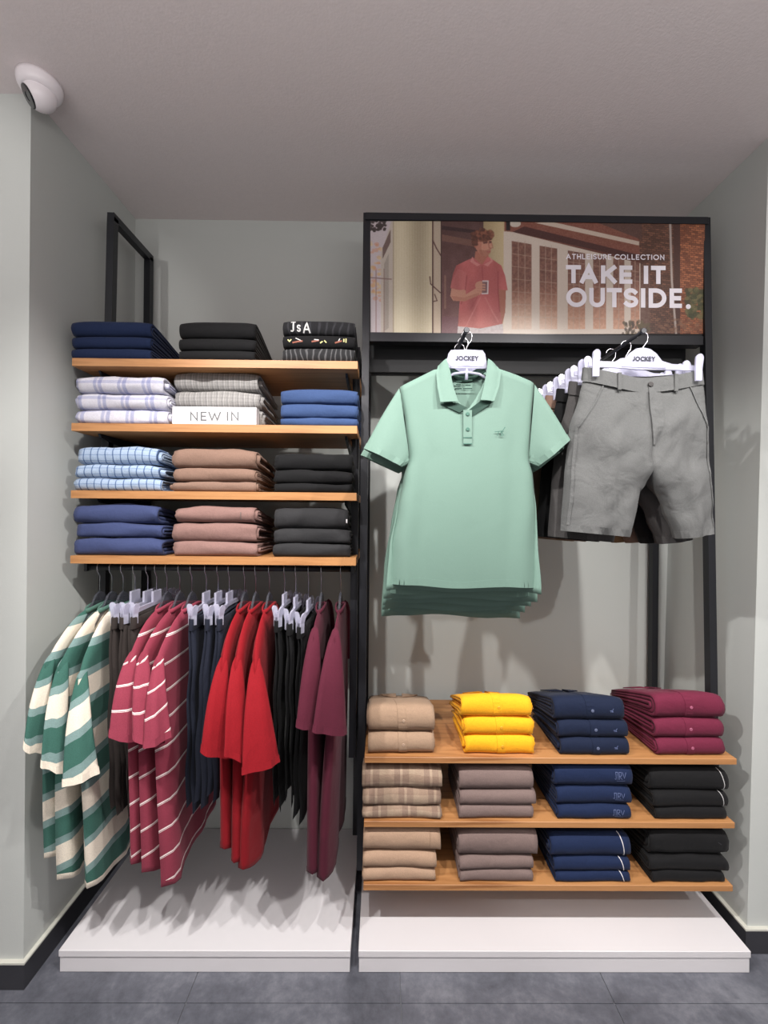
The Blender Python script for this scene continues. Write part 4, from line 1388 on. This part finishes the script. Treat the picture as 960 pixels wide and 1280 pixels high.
side_tee(240, (195, 832), (180, 936), (214, 920), (204, 1112), M['rose_stripe'], M['rose_stripe'], M['rose'], 'rose tee with thin white stripes, right one showing its whole side', G, 6)
G = 'plain red tees on the left rail'
side_tee(306, (276, 834), (251, 941), (290, 945), (279, 1066), M['red'], M['red'], M['red'], 'plain red tee, left of three', G, 7)
side_tee(320, (294, 834), (280, 944), (316, 948), (291, 1089), M['red'], M['red'], M['red'], 'plain red tee, middle of three', G, 8)
side_tee(337, (318, 836), (302, 968), (350, 952), (304, 1096), M['red'], M['red'], M['red'], 'plain red tee, right one beside the black clipped shorts', G, 9)
G = 'burgundy tees on the left rail'
side_tee(402, (392, 798), (371, 910), (402, 906), (392, 1096), M['burgundy'], M['burgundy'], M['burgundy'], 'burgundy tee beside the black clipped shorts', G, 10)
side_tee(426, (418, 800), (390, 914), (434, 917), (405, 1108), M['burgundy'], M['burgundy'], M['burgundy'], 'burgundy tee, last on the rail by the middle post', G, 11)
for k, (hx, lab) in enumerate(((125, 'first green striped tee by the wall'), (140, 'middle green striped tee'), (154, 'right green striped tee'), (209, 'left rose striped tee'), (225, 'middle rose striped tee'), (240, 'right rose striped tee'), (306, 'left red tee'), (320, 'middle red tee'), (337, 'right red tee'), (402, 'burgundy tee beside black shorts'), (426, 'last burgundy tee by the post'))):
    x = W(hx, 718, YH).x
    side_hanger(x, 'tee', 'smoky clear hanger inside the ' + lab, ZN + 0.045, 0, 0, ZN + 0.008, 'smoky hangers on the left rail')


# ------------------------------------------------------------------ side-hung shorts
def side_shorts(hx, top, bot, mat, label, hlabel, group, seed, zt_px):
    X0 = W(hx, 718, YH).x
    yF, yB = 1.46, 1.80
    tp = W(top[0], top[1], yF); bt = W(bot[0], bot[1], 1.445)
    zt, zb = tp.z, bt.z
    t = thing('hanging_shorts', (X0, YH, zb), label, 'shorts', group)
    rd = random.Random(seed)
    ph = [rd.uniform(0, 6.28) for _ in range(4)]
    xt_b = X0
    for s_i, off in ((0, -0.0075), (1, 0.0075)):
        mb = MB(); rings = []
        NU, NV = 10, 18
        zb_ = zb + (0.02 if s_i == 0 else 0.0)
        for j in range(NV + 1):
            v = j / NV
            ring = []
            pts = [(-1 + 2 * i / NU, 1) for i in range(NU + 1)] + [(-1 + 2 * i / NU, -1) for i in range(NU - 1, 0, -1)]
            for u, sd in pts:
                z = (zt - 0.028) + (zb_ - zt + 0.028) * v
                yf = yF + (1.445 - yF) * v - 0.01 * math.sin(3 * v)
                y = yf + (yB - 0.03 * v - yf) * (u + 1) / 2
                b = (1 - u) / 2
                x = X0 + ((tp.x + (bt.x - tp.x) * v) - X0) * b
                th = (0.004 + 0.004 * math.sin(math.pi * min(1, v + 0.2))) * max(0, 1 - abs(u) ** 6) ** 0.5
                fl = 0.005 * (0.3 + v) * (math.sin(8 * u + ph[0] + 2 * v) + 0.6 * math.sin(15 * u + ph[1])) + 0.003 * math.sin(16 * v + ph[2] + 2 * u) * b
                ring.append(mb.vert((x + off * (0.6 + 0.8 * v) + sd * th + fl, y, z)))
            rings.append(ring)
        mb.loft(rings)
        mb.build('leg', mat, t, smooth=True)
    # waistband: a thicker flattened loop
    mb = MB(); rings = []
    for z, o in ((zt - 0.04, 0.013), (zt - 0.036, 0.0155), (zt - 0.003, 0.0150), (zt, 0.012), (zt - 0.006, 0.006)):
        ring = []
        for k in range(24):
            a = k / 24 * 2 * math.pi
            u = math.copysign(abs(math.cos(a)) ** 0.6, math.cos(a))
            y = (yF + yB) / 2 - u * (yB - yF + 0.004) / 2
            b = (1 + u) / 2
            ring.append(mb.vert((X0 + (tp.x - X0) * b + o * math.copysign(abs(math.sin(a)) ** 0.6, math.sin(a)) + 0.003 * math.sin(u * 9 + ph[3]), y, z)))
        rings.append(ring)
    mb.loft(rings); mb.build('waistband', mat, t, smooth=True)
    side_hanger(X0, 'clip', hlabel, zt + 0.06, yF + 0.012, yB - 0.02, zt + 0.016, 'clear clip hangers on the left rail', xn=tp.x)


wh = ('left', 'middle', 'right')
for k, (hx, tx) in enumerate(((169, 140), (185, 152), (196, 164))):
    side_shorts(hx, (tx, 772), (tx + 2 , 1020 + 3 * k), M['umber'], 'dark umber shorts clipped beside the striped tees, %s of three' % wh[k], 'clear clip hanger of the %s umber shorts' % wh[k], 'umber shorts on the left rail', 20 + k, 0)
for k, (hx, tx, bx, by) in enumerate(((258, 238, 238, 1018), (273, 258, 248, 1012), (287, 272, 262, 1004))):
    side_shorts(hx, (tx, 774), (bx, by), M['ink'], 'ink navy shorts clipped between rose and red tees, %s of three' % wh[k], 'clear clip hanger of the %s navy shorts' % wh[k], 'ink navy shorts on the left rail', 30 + k, 0)
for k, (hx, tx, bx, by) in enumerate(((356, 346, 346, 1016), (370, 360, 360, 1010), (386, 374, 373, 1032))):
    side_shorts(hx, (tx, 776 + 4 * k), (bx, by), M['coal'], 'black shorts clipped between red and burgundy tees, %s of three' % wh[k], 'clear clip hanger of the %s black shorts' % wh[k], 'black shorts on the left rail', 40 + k, 0)


# ------------------------------------------------------------------ face-out arms, polos and shorts
def faceout(px, py, Dn, label):
    p = W(px, py, Dn)
    t = thing('faceout_arm', (p.x, 1.77, p.z), label, 'arm', 'face-out display arms')
    mb = MB(); mb.tube([(p.x, Dn, p.z), (p.x, 1.768, p.z)], 0.006, 10); mb.build('rod', M['black_metal'], t, smooth=True)
    mb = MB(); mb.disc((p.x, Dn + 0.001, p.z), (0, -1, 0), 0.009, 0.006); mb.build('stop', M['black_metal'], t)
    return p


AP = faceout(583, 413, 1.33, 'black arm holding the mint polo shirts out from the rack')
AS = faceout(804, 414, 1.33, 'black arm holding the shorts out from the rack')
Dp = 1.36


def front_hanger(x, y, zarm, zbar, half, kind, label, group, with_text, droop=0.0):
    t = thing('clip_hanger' if kind == 'clip' else 'shirt_hanger', (x, y, zbar - 0.03), label, 'hanger', group)
    mb = MB(); mb.tube(hook_pts(x, y, zarm - 0.006, zbar + 0.035, 0.0165, 'x'), 0.0018, 6); mb.build('hook', M['chrome'], t, smooth=True)
    mb = MB()
    if kind == 'clip':
        top = [(-half, 0.008), (-0.09, 0.010), (-0.06, 0.018), (-0.042, 0.040), (-0.022, 0.054), (0, 0.058), (0.022, 0.054), (0.042, 0.040), (0.06, 0.018), (0.09, 0.010), (half, 0.008)]
        bot = [(-half, -0.008), (-0.09, -0.008), (-0.06, -0.009), (-0.042, -0.010), (-0.022, -0.011), (0, -0.011), (0.022, -0.011), (0.042, -0.010), (0.06, -0.009), (0.09, -0.008), (half, -0.008)]
    else:
        top = [(-half, -0.072), (-0.12, -0.03), (-0.075, -0.004), (-0.064, 0.004), (-0.058, 0.040), (-0.05, 0.052), (0, 0.054), (0.05, 0.052), (0.058, 0.040), (0.064, 0.004), (0.075, -0.004), (0.12, -0.03), (half, -0.072)]
        bot = [(-half, -0.09), (-0.12, -0.052), (-0.075, -0.026), (-0.064, -0.018), (-0.058, -0.004), (-0.05, 0.0), (0, 0.003), (0.05, 0.0), (0.058, -0.004), (0.064, -0.018), (0.075, -0.026), (0.12, -0.052), (half, -0.09)]
    rings = []
    for (a, zt), (_, zl) in zip(top, bot):
        z0 = droop * a
        rings.append([mb.vert((x + a, y + dy, zbar + zz + z0)) for dy, zz in ((-0.005, zl), (0.005, zl), (0.005, zt), (-0.005, zt))])
    mb.loft(rings, True)
    mb.build('hanger_body', M['clear'], t)
    # moulded ridge along the foot and a small post
    mb = MB(); mb.tube([(x - 0.07, y - 0.0055, zbar - 0.004 - 0.07 * droop), (x + 0.07, y - 0.0055, zbar - 0.004 + 0.07 * droop)], 0.003, 6)
    if kind != 'clip':
        mb.tube([(x - 0.08, y - 0.003, zbar - 0.045), (x - 0.04, y - 0.003, zbar - 0.022), (x, y - 0.003, zbar - 0.016), (x + 0.04, y - 0.003, zbar - 0.022), (x + 0.08, y - 0.003, zbar - 0.045)], 0.004, 6)
        mb.tube([(x, y - 0.003, zbar - 0.002), (x, y - 0.003, zbar - 0.04)], 0.005, 6)
    mb.build('ridge', M['clear'], t, smooth=True)
    if kind == 'clip':
        for sg in (-1, 1):
            clip(t, Vector((x + sg * (half - 0.012), y, zbar + sg * droop * half)), Vector((0, 1, 0)), 1.35, 0.0212, 0.12)
    if with_text:
        ln, wdt = text_lines('JOCKEY', 0.0115, 0.0045)
        zz = zbar + (0.016 if kind == 'clip' else 0.02)
        mb = MB(); stroke_mesh(mb, ln, 0.0034, lambda a, b, h: Vector((x - wdt / 2 + a, y - 0.0062 - h, zz + b)), 0.0008)
        mb.build('lettering', M['print_dark'], t)
    return t


def LP(px, py): return W(px, py, Dp)


def make_polo(front, dy, dz, dxs, label, group, hem_row=735):
    y0 = Dp + dy
    sh_v = Vector((dxs, dy, dz))
    hemc = LP(580, 736)
    t = thing('polo_shirt', (hemc.x + dxs, y0, hemc.z + dz), label, 'polo shirt', group)
    kx = 1.0 if front else 1.03
    ky = 1.0 if front else (640 + (hem_row - 640) * y0 / Dp + dz * 397 - 600) / 135.0
    def Q(px, py, oy=0.0):
        if py > 600: py = 600 + (py - 600) * ky
        p = LP(580 + (px - 580) * kx, py)
        return p + sh_v + Vector((0, oy, 0))
    Lt = [(0, 500), (0.18, 507), (0.36, 512), (0.45, 505), (0.62, 496), (0.8, 487), (1, 483)]
    Rt = [(0, 667), (0.18, 663), (0.36, 660), (0.45, 666), (0.62, 670), (0.8, 671), (1, 675)]
    topF = [(500, 484), (520, 475), (545, 463), (556, 472), (566, 498), (580, 517), (594, 498), (607, 472), (620, 463), (642, 470), (667, 479)]
    topB = [(500, 484), (520, 475), (545, 463), (556, 466), (568, 468.5), (580, 469.5), (594, 468.5), (607, 466), (620, 463), (642, 470), (667, 479)]
    rd = random.Random(int(dy * 1000) + 5)
    ph = rd.uniform(0, 6)

    def sheet(side):
        tb = topF if side < 0 else topB
        n, m = 36, 34
        def P(u, v):
            xt = 500 + 167 * u
            yt = None
            for (a, ya), (b, yb) in zip(tb, tb[1:]):
                if xt <= b or b == tb[-1][0]:
                    yt = ya + (yb - ya) * (xt - a) / (b - a); break
            yb_ = 731 + 4 * u + (1.5 * math.sin(u * 9 + ph)) + (0 if side < 0 else 7)
            py = yt + (yb_ - yt) * v
            vv = (py - 484) / (732 - 484)
            vv = min(1, max(0, vv))
            px = poly_interp(Lt, vv) * (1 - u) + poly_interp(Rt, vv) * u
            e = max(0.0, 1 - abs(2 * u - 1) ** 2.6) ** 0.55
            chest = (0.010 + 0.024 * math.sin(math.pi * min(1, (vv * 0.85 + 0.12))) ** 0.8) * (1.0 if front else 0.62)
            oy = side * chest * e
            # drape folds falling from the armholes and along the flanks
            side_w = abs(2 * u - 1)
            oy += side * -0.012 * math.sin(side_w * 11 + vv * 3.0) * max(0, side_w - 0.45) * 2 * min(1, vv * 1.6)
            oy += 0.0018 * math.sin(u * 17 + ph) * vv
            return Q(px, py, oy)
        mb = MB(); mb.grid(P, n, m)
        return mb.build('front_panel' if side < 0 else 'back_panel', M['green'], t, smooth=True, solid=0.0012), P
    fo, PF = sheet(-1)
    bo, PB = sheet(1)
    # hem stitching band on the front
    mb = MB(); mb.grid(lambda u, v: PF(u, 0.965 + 0.036 * v) + Vector((0, -0.0008, 0)), 30, 1); mb.build('hem', M['green'], t, solid=0.0005)
    # sleeves
    def sleeve(sh, arm, ho, hi, bias):
        mb = MB(); rings = []
        n, m = 12, 22
        for j in range(n + 1):
            w = j / n
            A = Vector(sh).lerp(Vector(ho), w); B = Vector(arm).lerp(Vector(hi), w)
            A.y += -2.5 * math.sin(math.pi * w)
            B.y += 2.0 * math.sin(math.pi * w)
            a3, b3 = Q(A.x, A.y), Q(B.x, B.y)
            c, hv = (a3 + b3) / 2, (a3 - b3) / 2
            dp = (0.007 + 0.022 * w ** 0.7) * (1.0 if front else 0.75)
            ring = []
            for k in range(m):
                an = 2 * math.pi * k / m
                ca, sa = math.cos(an), math.sin(an)
                p = c + hv * math.copysign(abs(ca) ** 0.85, ca) + Vector((0, -dp * sa, 0))
                p.y += 0.004 * w * math.sin(ca * 6 + ph + bias)
                ring.append(mb.vert(p))
            rings.append(ring)
        mb.loft(rings)
        so = mb.build('sleeve', M['green'], t, smooth=True)
        mb = MB(); q = [[], [], [], []]
        cc = sum((so.data.vertices[i].co for i in rings[-1]), Vector()) / m
        for k in range(m):
            pw, pv = so.data.vertices[rings[-1][k]].co, so.data.vertices[rings[-2][k]].co
            out = (pw - cc).normalized() * 0.0016; up = (pv - pw).normalized() * 0.02
            for lst, p in zip(q, (pw + up + out, pw + out, pw - out, pw - out * 2 + up * 2)): lst.append(mb.vert(p + t.location))
        mb.loft(q); mb.build('cuff', M['green'], so)
    d_ = 0 if front else rd.uniform(-3, 3)
    up = 0 if front else 12 * dy / 0.052 - 14
    sleeve((499, 485), (512, 573 - up * 0.5), (455 + d_ + up * 0.3, 561 - up), (502, 584 - up), 0)
    sleeve((668, 480), (660, 573 - up * 0.5), (711 + d_ - up * 0.3, 550 - up), (672, 583 - up), 2)
    # collar: two flaps in front, band at the back of the neck
    def flap(inner, outer, sgn):
        mb = MB()
        def P(u, v):
            k = v * (len(inner) - 1); i = min(int(k), len(inner) - 2); w = k - i
            a = Vector(inner[i]).lerp(Vector(inner[i + 1]), w); b = Vector(outer[i]).lerp(Vector(outer[i + 1]), w)
            p = a.lerp(b, u)
            oy = -0.008 - 0.030 * v ** 0.8 - 0.007 * math.sin(math.pi * min(1, u + 0.15)) * (1 - 0.4 * v) - 0.006 * v * u
            return Q(p.x, p.y, oy)
        mb.grid(P, 12, 20)
        mb.build('collar', M['green'], t, solid=0.0018)
    flap([(557, 450), (561, 466), (564, 486), (570, 506)], [(547, 459), (544, 470), (545, 488), (548, 507)], -1)
    flap([(609, 450), (606, 466), (602, 486), (597, 504)], [(621, 460), (624, 468), (620, 488), (613, 506)], 1)
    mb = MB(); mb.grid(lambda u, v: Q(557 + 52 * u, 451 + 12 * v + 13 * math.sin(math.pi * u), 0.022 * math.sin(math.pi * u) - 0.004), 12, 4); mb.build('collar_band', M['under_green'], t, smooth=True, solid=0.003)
    if front:
        # dark undersides of the collar points
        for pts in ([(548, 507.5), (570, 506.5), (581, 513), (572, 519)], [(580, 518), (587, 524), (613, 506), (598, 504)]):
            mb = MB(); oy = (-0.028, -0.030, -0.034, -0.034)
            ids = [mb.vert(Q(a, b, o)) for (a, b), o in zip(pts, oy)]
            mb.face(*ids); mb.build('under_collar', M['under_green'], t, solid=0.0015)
        # placket and buttons
        mb = MB(); mb.grid(lambda u, v: Q(576.3 + 10.5 * u, 516 + 41 * v, -0.0375 + 0.001 * u), 2, 8); mb.build('placket', M['green'], t, solid=0.0022)
        mb = MB()
        for yy in (549, 556.5):
            mb.grid(lambda u, v: Q(576 + 11 * u, yy + 1.2 * v, -0.0395), 1, 1)
        mb.build('stitching', M['rib_green'], t)
        for by in (521, 539.5):
            mb = MB(); mb.disc(Q(581.5, by, -0.0388), (0, -1, 0), 0.0058, 0.0025); mb.build('button', M['rib_green'], t)
        # embroidered running mark on the chest
        u_ = 0.7
        base = Q(621, 543)
        k = 1 / 397.0
        lines = [[(-6, 0.5), (-1.5, 1), (-3.2, -4.2)], [(1.5, -1), (6, 6)], [(2, 0.5), (4.5, -3.5), (1.5, -3.8), (1.2, 0.6), (4, 1)], [(-1.2, 1.0), (2.5, 1.8)]]
        lines = [[(a * k, b * k) for a, b in l] for l in lines]
        mb = MB(); stroke_mesh(mb, lines, 0.0022, lambda a, b, h: Vector((base.x + a, base.y - 0.0355 - h, base.z + b)), 0.0006); mb.build('emblem', M['rib_green'], t)
        # printed neck label on the inside of the back
        lines = []
        for r_, xs in ((476, (571, 577)), (480, (571, 576)), (485, (570, 577))):
            lines.append([(xs[0], r_), (xs[1], r_)])
        for r_, xs in ((474.5, (581, 590)), (481, (583, 588)), (485, (580, 590))):
            lines.append([(xs[0], r_), (xs[1], r_)])
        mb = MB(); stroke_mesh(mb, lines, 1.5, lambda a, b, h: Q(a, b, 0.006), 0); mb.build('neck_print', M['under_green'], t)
    return t


PG = 'mint polo shirts on the face-out arm'
ords = ['front', 'second from front', 'third from front', 'fourth from front', 'rearmost']
STEP = 0.052
for k in range(5):
    z_off = -0.009 * k
    lab = ('mint green polo shirt with two buttons, front of the face-out row' if k == 0 else 'mint green polo, %s of the row, its hem below the front one' % ords[k])
    make_polo(k == 0, STEP * k, z_off, -0.002 * k, lab, PG, (735, 744, 751, 758, 765)[k])
    hb = LP(583, 459)
    front_hanger(hb.x - 0.002 * k, Dp + STEP * k, AP.z, hb.z + z_off * 0.5, 0.19, 'tee', 'clear hanger of the mint polo, ' + ords[k], 'clear hangers of the mint polos', k == 0)


def make_shorts(k, dy, dxs, mat, label, group, dz=0.0, rot=0.0):
    y0 = Dp + dy
    hemc = LP(795, 668)
    t = thing('hanging_shorts', (hemc.x + dxs, y0, hemc.z + dz), label, 'shorts', group)
    rd = random.Random(90 + k); ph = rd.uniform(0, 6)
    def Q(px, py, oy=0.0):
        p = LP(px, py) + Vector((dxs, dy + oy, dz))
        return p
    LO = [(0, 728), (0.1, 724), (0.32, 711), (0.65, 705), (1, 700.5)]
    LI = [(0, 806), (0.25, 806.5), (0.58, 806), (0.62, 803), (0.8, 797), (1, 787)]
    RI = [(0, 806), (0.25, 806.5), (0.58, 806), (0.62, 811), (0.8, 829), (1, 844)]
    RO = [(0, 879), (0.1, 881), (0.3, 884), (0.65, 887), (1, 889)]
    def leg(Oo, Ii, left):
        def P(u, v, side):          # u: 0 outer .. 1 inner
            yt = 477 + 8 * math.sin(math.pi * 0.5 * u) * 0.6
            yb = (663 + 8 * u) if left else (666 + 7 * u)
            py = yt + (yb - yt) * v
            px = poly_interp(Oo, v) * (1 - u) + poly_interp(Ii, v) * u
            below = max(0.0, (v - 0.55) / 0.45)
            inner_e = 1 - u ** 5 * min(1, below * 3)
            e = max(0.0, (1 - (1 - u) ** 4) * inner_e) ** 0.5
            th = 0.014 + 0.030 * math.sin(min(1, v * 1.1) * math.pi * 0.62)
            oy = side * th * e
            nz_ = noise.noise(Vector((px * 0.035 + k * 7, py * 0.022, side * 3.0 + ph)))
            n2 = noise.noise(Vector((px * 0.09 + k * 3, py * 0.06 + (px - 800) * 0.05, side * 9.0)))
            n3 = noise.noise(Vector(((px + py * 0.7) * 0.07 + k * 5, (py - px * 0.5) * 0.025, side * 5.0)))
            oy += side * e * (0.018 * nz_ + 0.008 * n2 + 0.012 * n3) * min(1, max(0, v - 0.07) * 4)
            oy += -0.006 * math.exp(-((u - 0.5) / 0.09) ** 2) * min(1, v * 2) * (1 if side < 0 else 0)    # pressed crease
            return Q(px, py, oy)
        mb = MB(); rings = []
        NU, NV = 16, 30
        for j in range(NV + 1):
            v = j / NV
            r = [mb.vert(P(i / NU, v, -1)) for i in range(NU + 1)] + [mb.vert(P(i / NU, v, 1) + Vector((0, 0.0008, 0))) for i in range(NU, -1, -1)]
            rings.append(r)
        mb.loft(rings)
        lo = mb.build('leg', mat, t, smooth=True)
        mb = MB(); mb.grid(lambda u, v: P(u, 0.955 + 0.046 * v, -1) + Vector((0, -0.0014, 0)), 16, 1); mb.build('hem', mat, lo, solid=0.0008)
        return P
    PL = leg(LO, LI, True); PR = leg(RO, RI, False)
    # waistband
    def wb(u, v, side):
        px = 729 + (877 - 729) * u
        py = 459.5 + 4 * u + 13 * math.sin(math.pi * u) ** 1.2 * (1 if side < 0 else 0.5) + 18 * v * (1 if side < 0 else 0.8)
        e = max(0.0, 1 - abs(2 * u - 1) ** 4) ** 0.5
        return Q(px - (1 - 2 * u) * 1.5 * v, py, side * (0.005 + 0.0145 * e + 0.002 * v) + 0.004 * math.sin(u * 14 + ph) * e)
    mb = MB()
    rings = []
    for v in (0, 0.5, 1.0):
        rings.append([mb.vert(wb(i / 22, v, -1)) for i in range(23)] + [mb.vert(wb(i / 22, v, 1)) for i in range(22, -1, -1)])
    mb.loft(rings); mb.build('waistband', mat, t, smooth=True)
    if k == 0:
        for u in (0.27, 0.74):
            mb = MB(); a = wb(u, -0.05, -1); b = wb(u, 1.15, -1)
            mb.box((a.x - 0.006, a.y - 0.006, b.z), (a.x + 0.006, a.y - 0.001, a.z), 0.001); mb.build('belt_loop', mat, t)
        p = wb(0.535, 0.45, -1); mb = MB(); mb.disc(p + Vector((0, -0.002, 0)), (0, -1, 0), 0.008, 0.004); mb.build('button', M['dark_grey'], t)
        # fly flap with its curved stitching, slash pockets, side seams
        mb = MB(); mb.grid(lambda u, v: PR(1 - 0.20 * u * (1 - 0.75 * max(0, (v - 0.45) / 0.55) ** 2), 0.0 + 0.40 * v, -1) + Vector((0, -0.004 + 0.002 * u, 0)), 5, 14); mb.build('fly_flap', mat, t, solid=0.0014)
        for PP in (PL, PR):
            mb = MB(); mb.grid(lambda u, v: PP(0.30 - 0.23 * v + 0.02 * u, 0.01 + 0.30 * v, -1) + Vector((0, -0.003, 0)), 1, 12); mb.build('pocket_seam', mat, t, solid=0.0016)
            mb = MB(); mb.grid(lambda u, v: PP(0.05 + 0.035 * u, 0.3 + 0.66 * v, -1) + Vector((0, -0.0022, 0)), 1, 22); mb.build('side_seam', mat, t, solid=0.0014)
    return t


GS = 'shorts on the face-out arm'
spec = [('grey', 'grey cotton shorts, front of the face-out row, clipped at the waist'), ('dark_grey', 'dark grey shorts hanging just behind the front grey pair'), ('coal', 'black shorts in the middle of the face-out row'),
        ('brown', 'light brown shorts, second from the back of the row'), ('ochre', 'ochre-tan shorts at the back of the face-out row')]
SSTEP = 0.072
for k, (mt, lab) in enumerate(spec):
    make_shorts(k, SSTEP * k, -0.012 * k, M[mt], lab, GS, -0.018 * (1 if k else 0) - 0.004 * k)
    hb = LP(803, 458)
    front_hanger(hb.x - 0.012 * k, Dp + SSTEP * k, AS.z, hb.z - 0.006 * k, 0.172, 'clip', 'clear clip hanger of the %s' % (('front grey shorts', 'dark grey shorts', 'black face-out shorts', 'light brown shorts', 'ochre shorts')[k]), 'clear hangers of the face-out shorts', k < 1, -0.03)

# ------------------------------------------------------------------ dome camera
c = W(50, 106, 1.40)
cc = Vector((c.x, 1.40, CEIL))
t = thing('security_camera', (cc.x, cc.y, CEIL - 0.085), 'white turret security camera on the ceiling at upper left', 'camera')
def lathe(prof, c, ax, n=28):
    mb = MB(); ax = Vector(ax).normalized(); a = ax.orthogonal().normalized(); b = ax.cross(a)
    rings = [[mb.vert(c + a * (r * math.cos(k * 2 * math.pi / n)) + b * (r * math.sin(k * 2 * math.pi / n)) + ax * h) for k in range(n)] for r, h in prof]
    mb.loft(rings, True); return mb
lathe([(0.062, 0.0005), (0.062, 0.012), (0.060, 0.022), (0.056, 0.030), (0.050, 0.036), (0.046, 0.037)], cc, (0, 0, -1)).build('base', M['white_plastic'], t, smooth=True)
bc = cc + Vector((0, 0, -0.042))
d = Vector((-0.66, -0.5, -0.56)).normalized()
pr = []
for k in range(13):
    a = math.radians(180 - k * 140 / 12)
    pr.append((max(0.0006, 0.045 * math.sin(a)), 0.045 * math.cos(a)))
lathe(pr, bc, d).build('ball', M['white_plastic'], t, smooth=True)
lathe([(0.031, 0.0), (0.031, 0.0350), (0.029, 0.0372), (0.012, 0.0378), (0.011, 0.0360)], bc, d).build('lens', M['black_gloss'], t, smooth=False)
e = Vector((0.72, -0.6, -0.2)).normalized()
mb = MB(); mb.disc(cc + Vector((e.x * 0.0575, e.y * 0.0575, -0.022)), (e.x, e.y, -0.25), 0.006, 0.002); mb.build('screw_cover', M['dark_panel'], t)
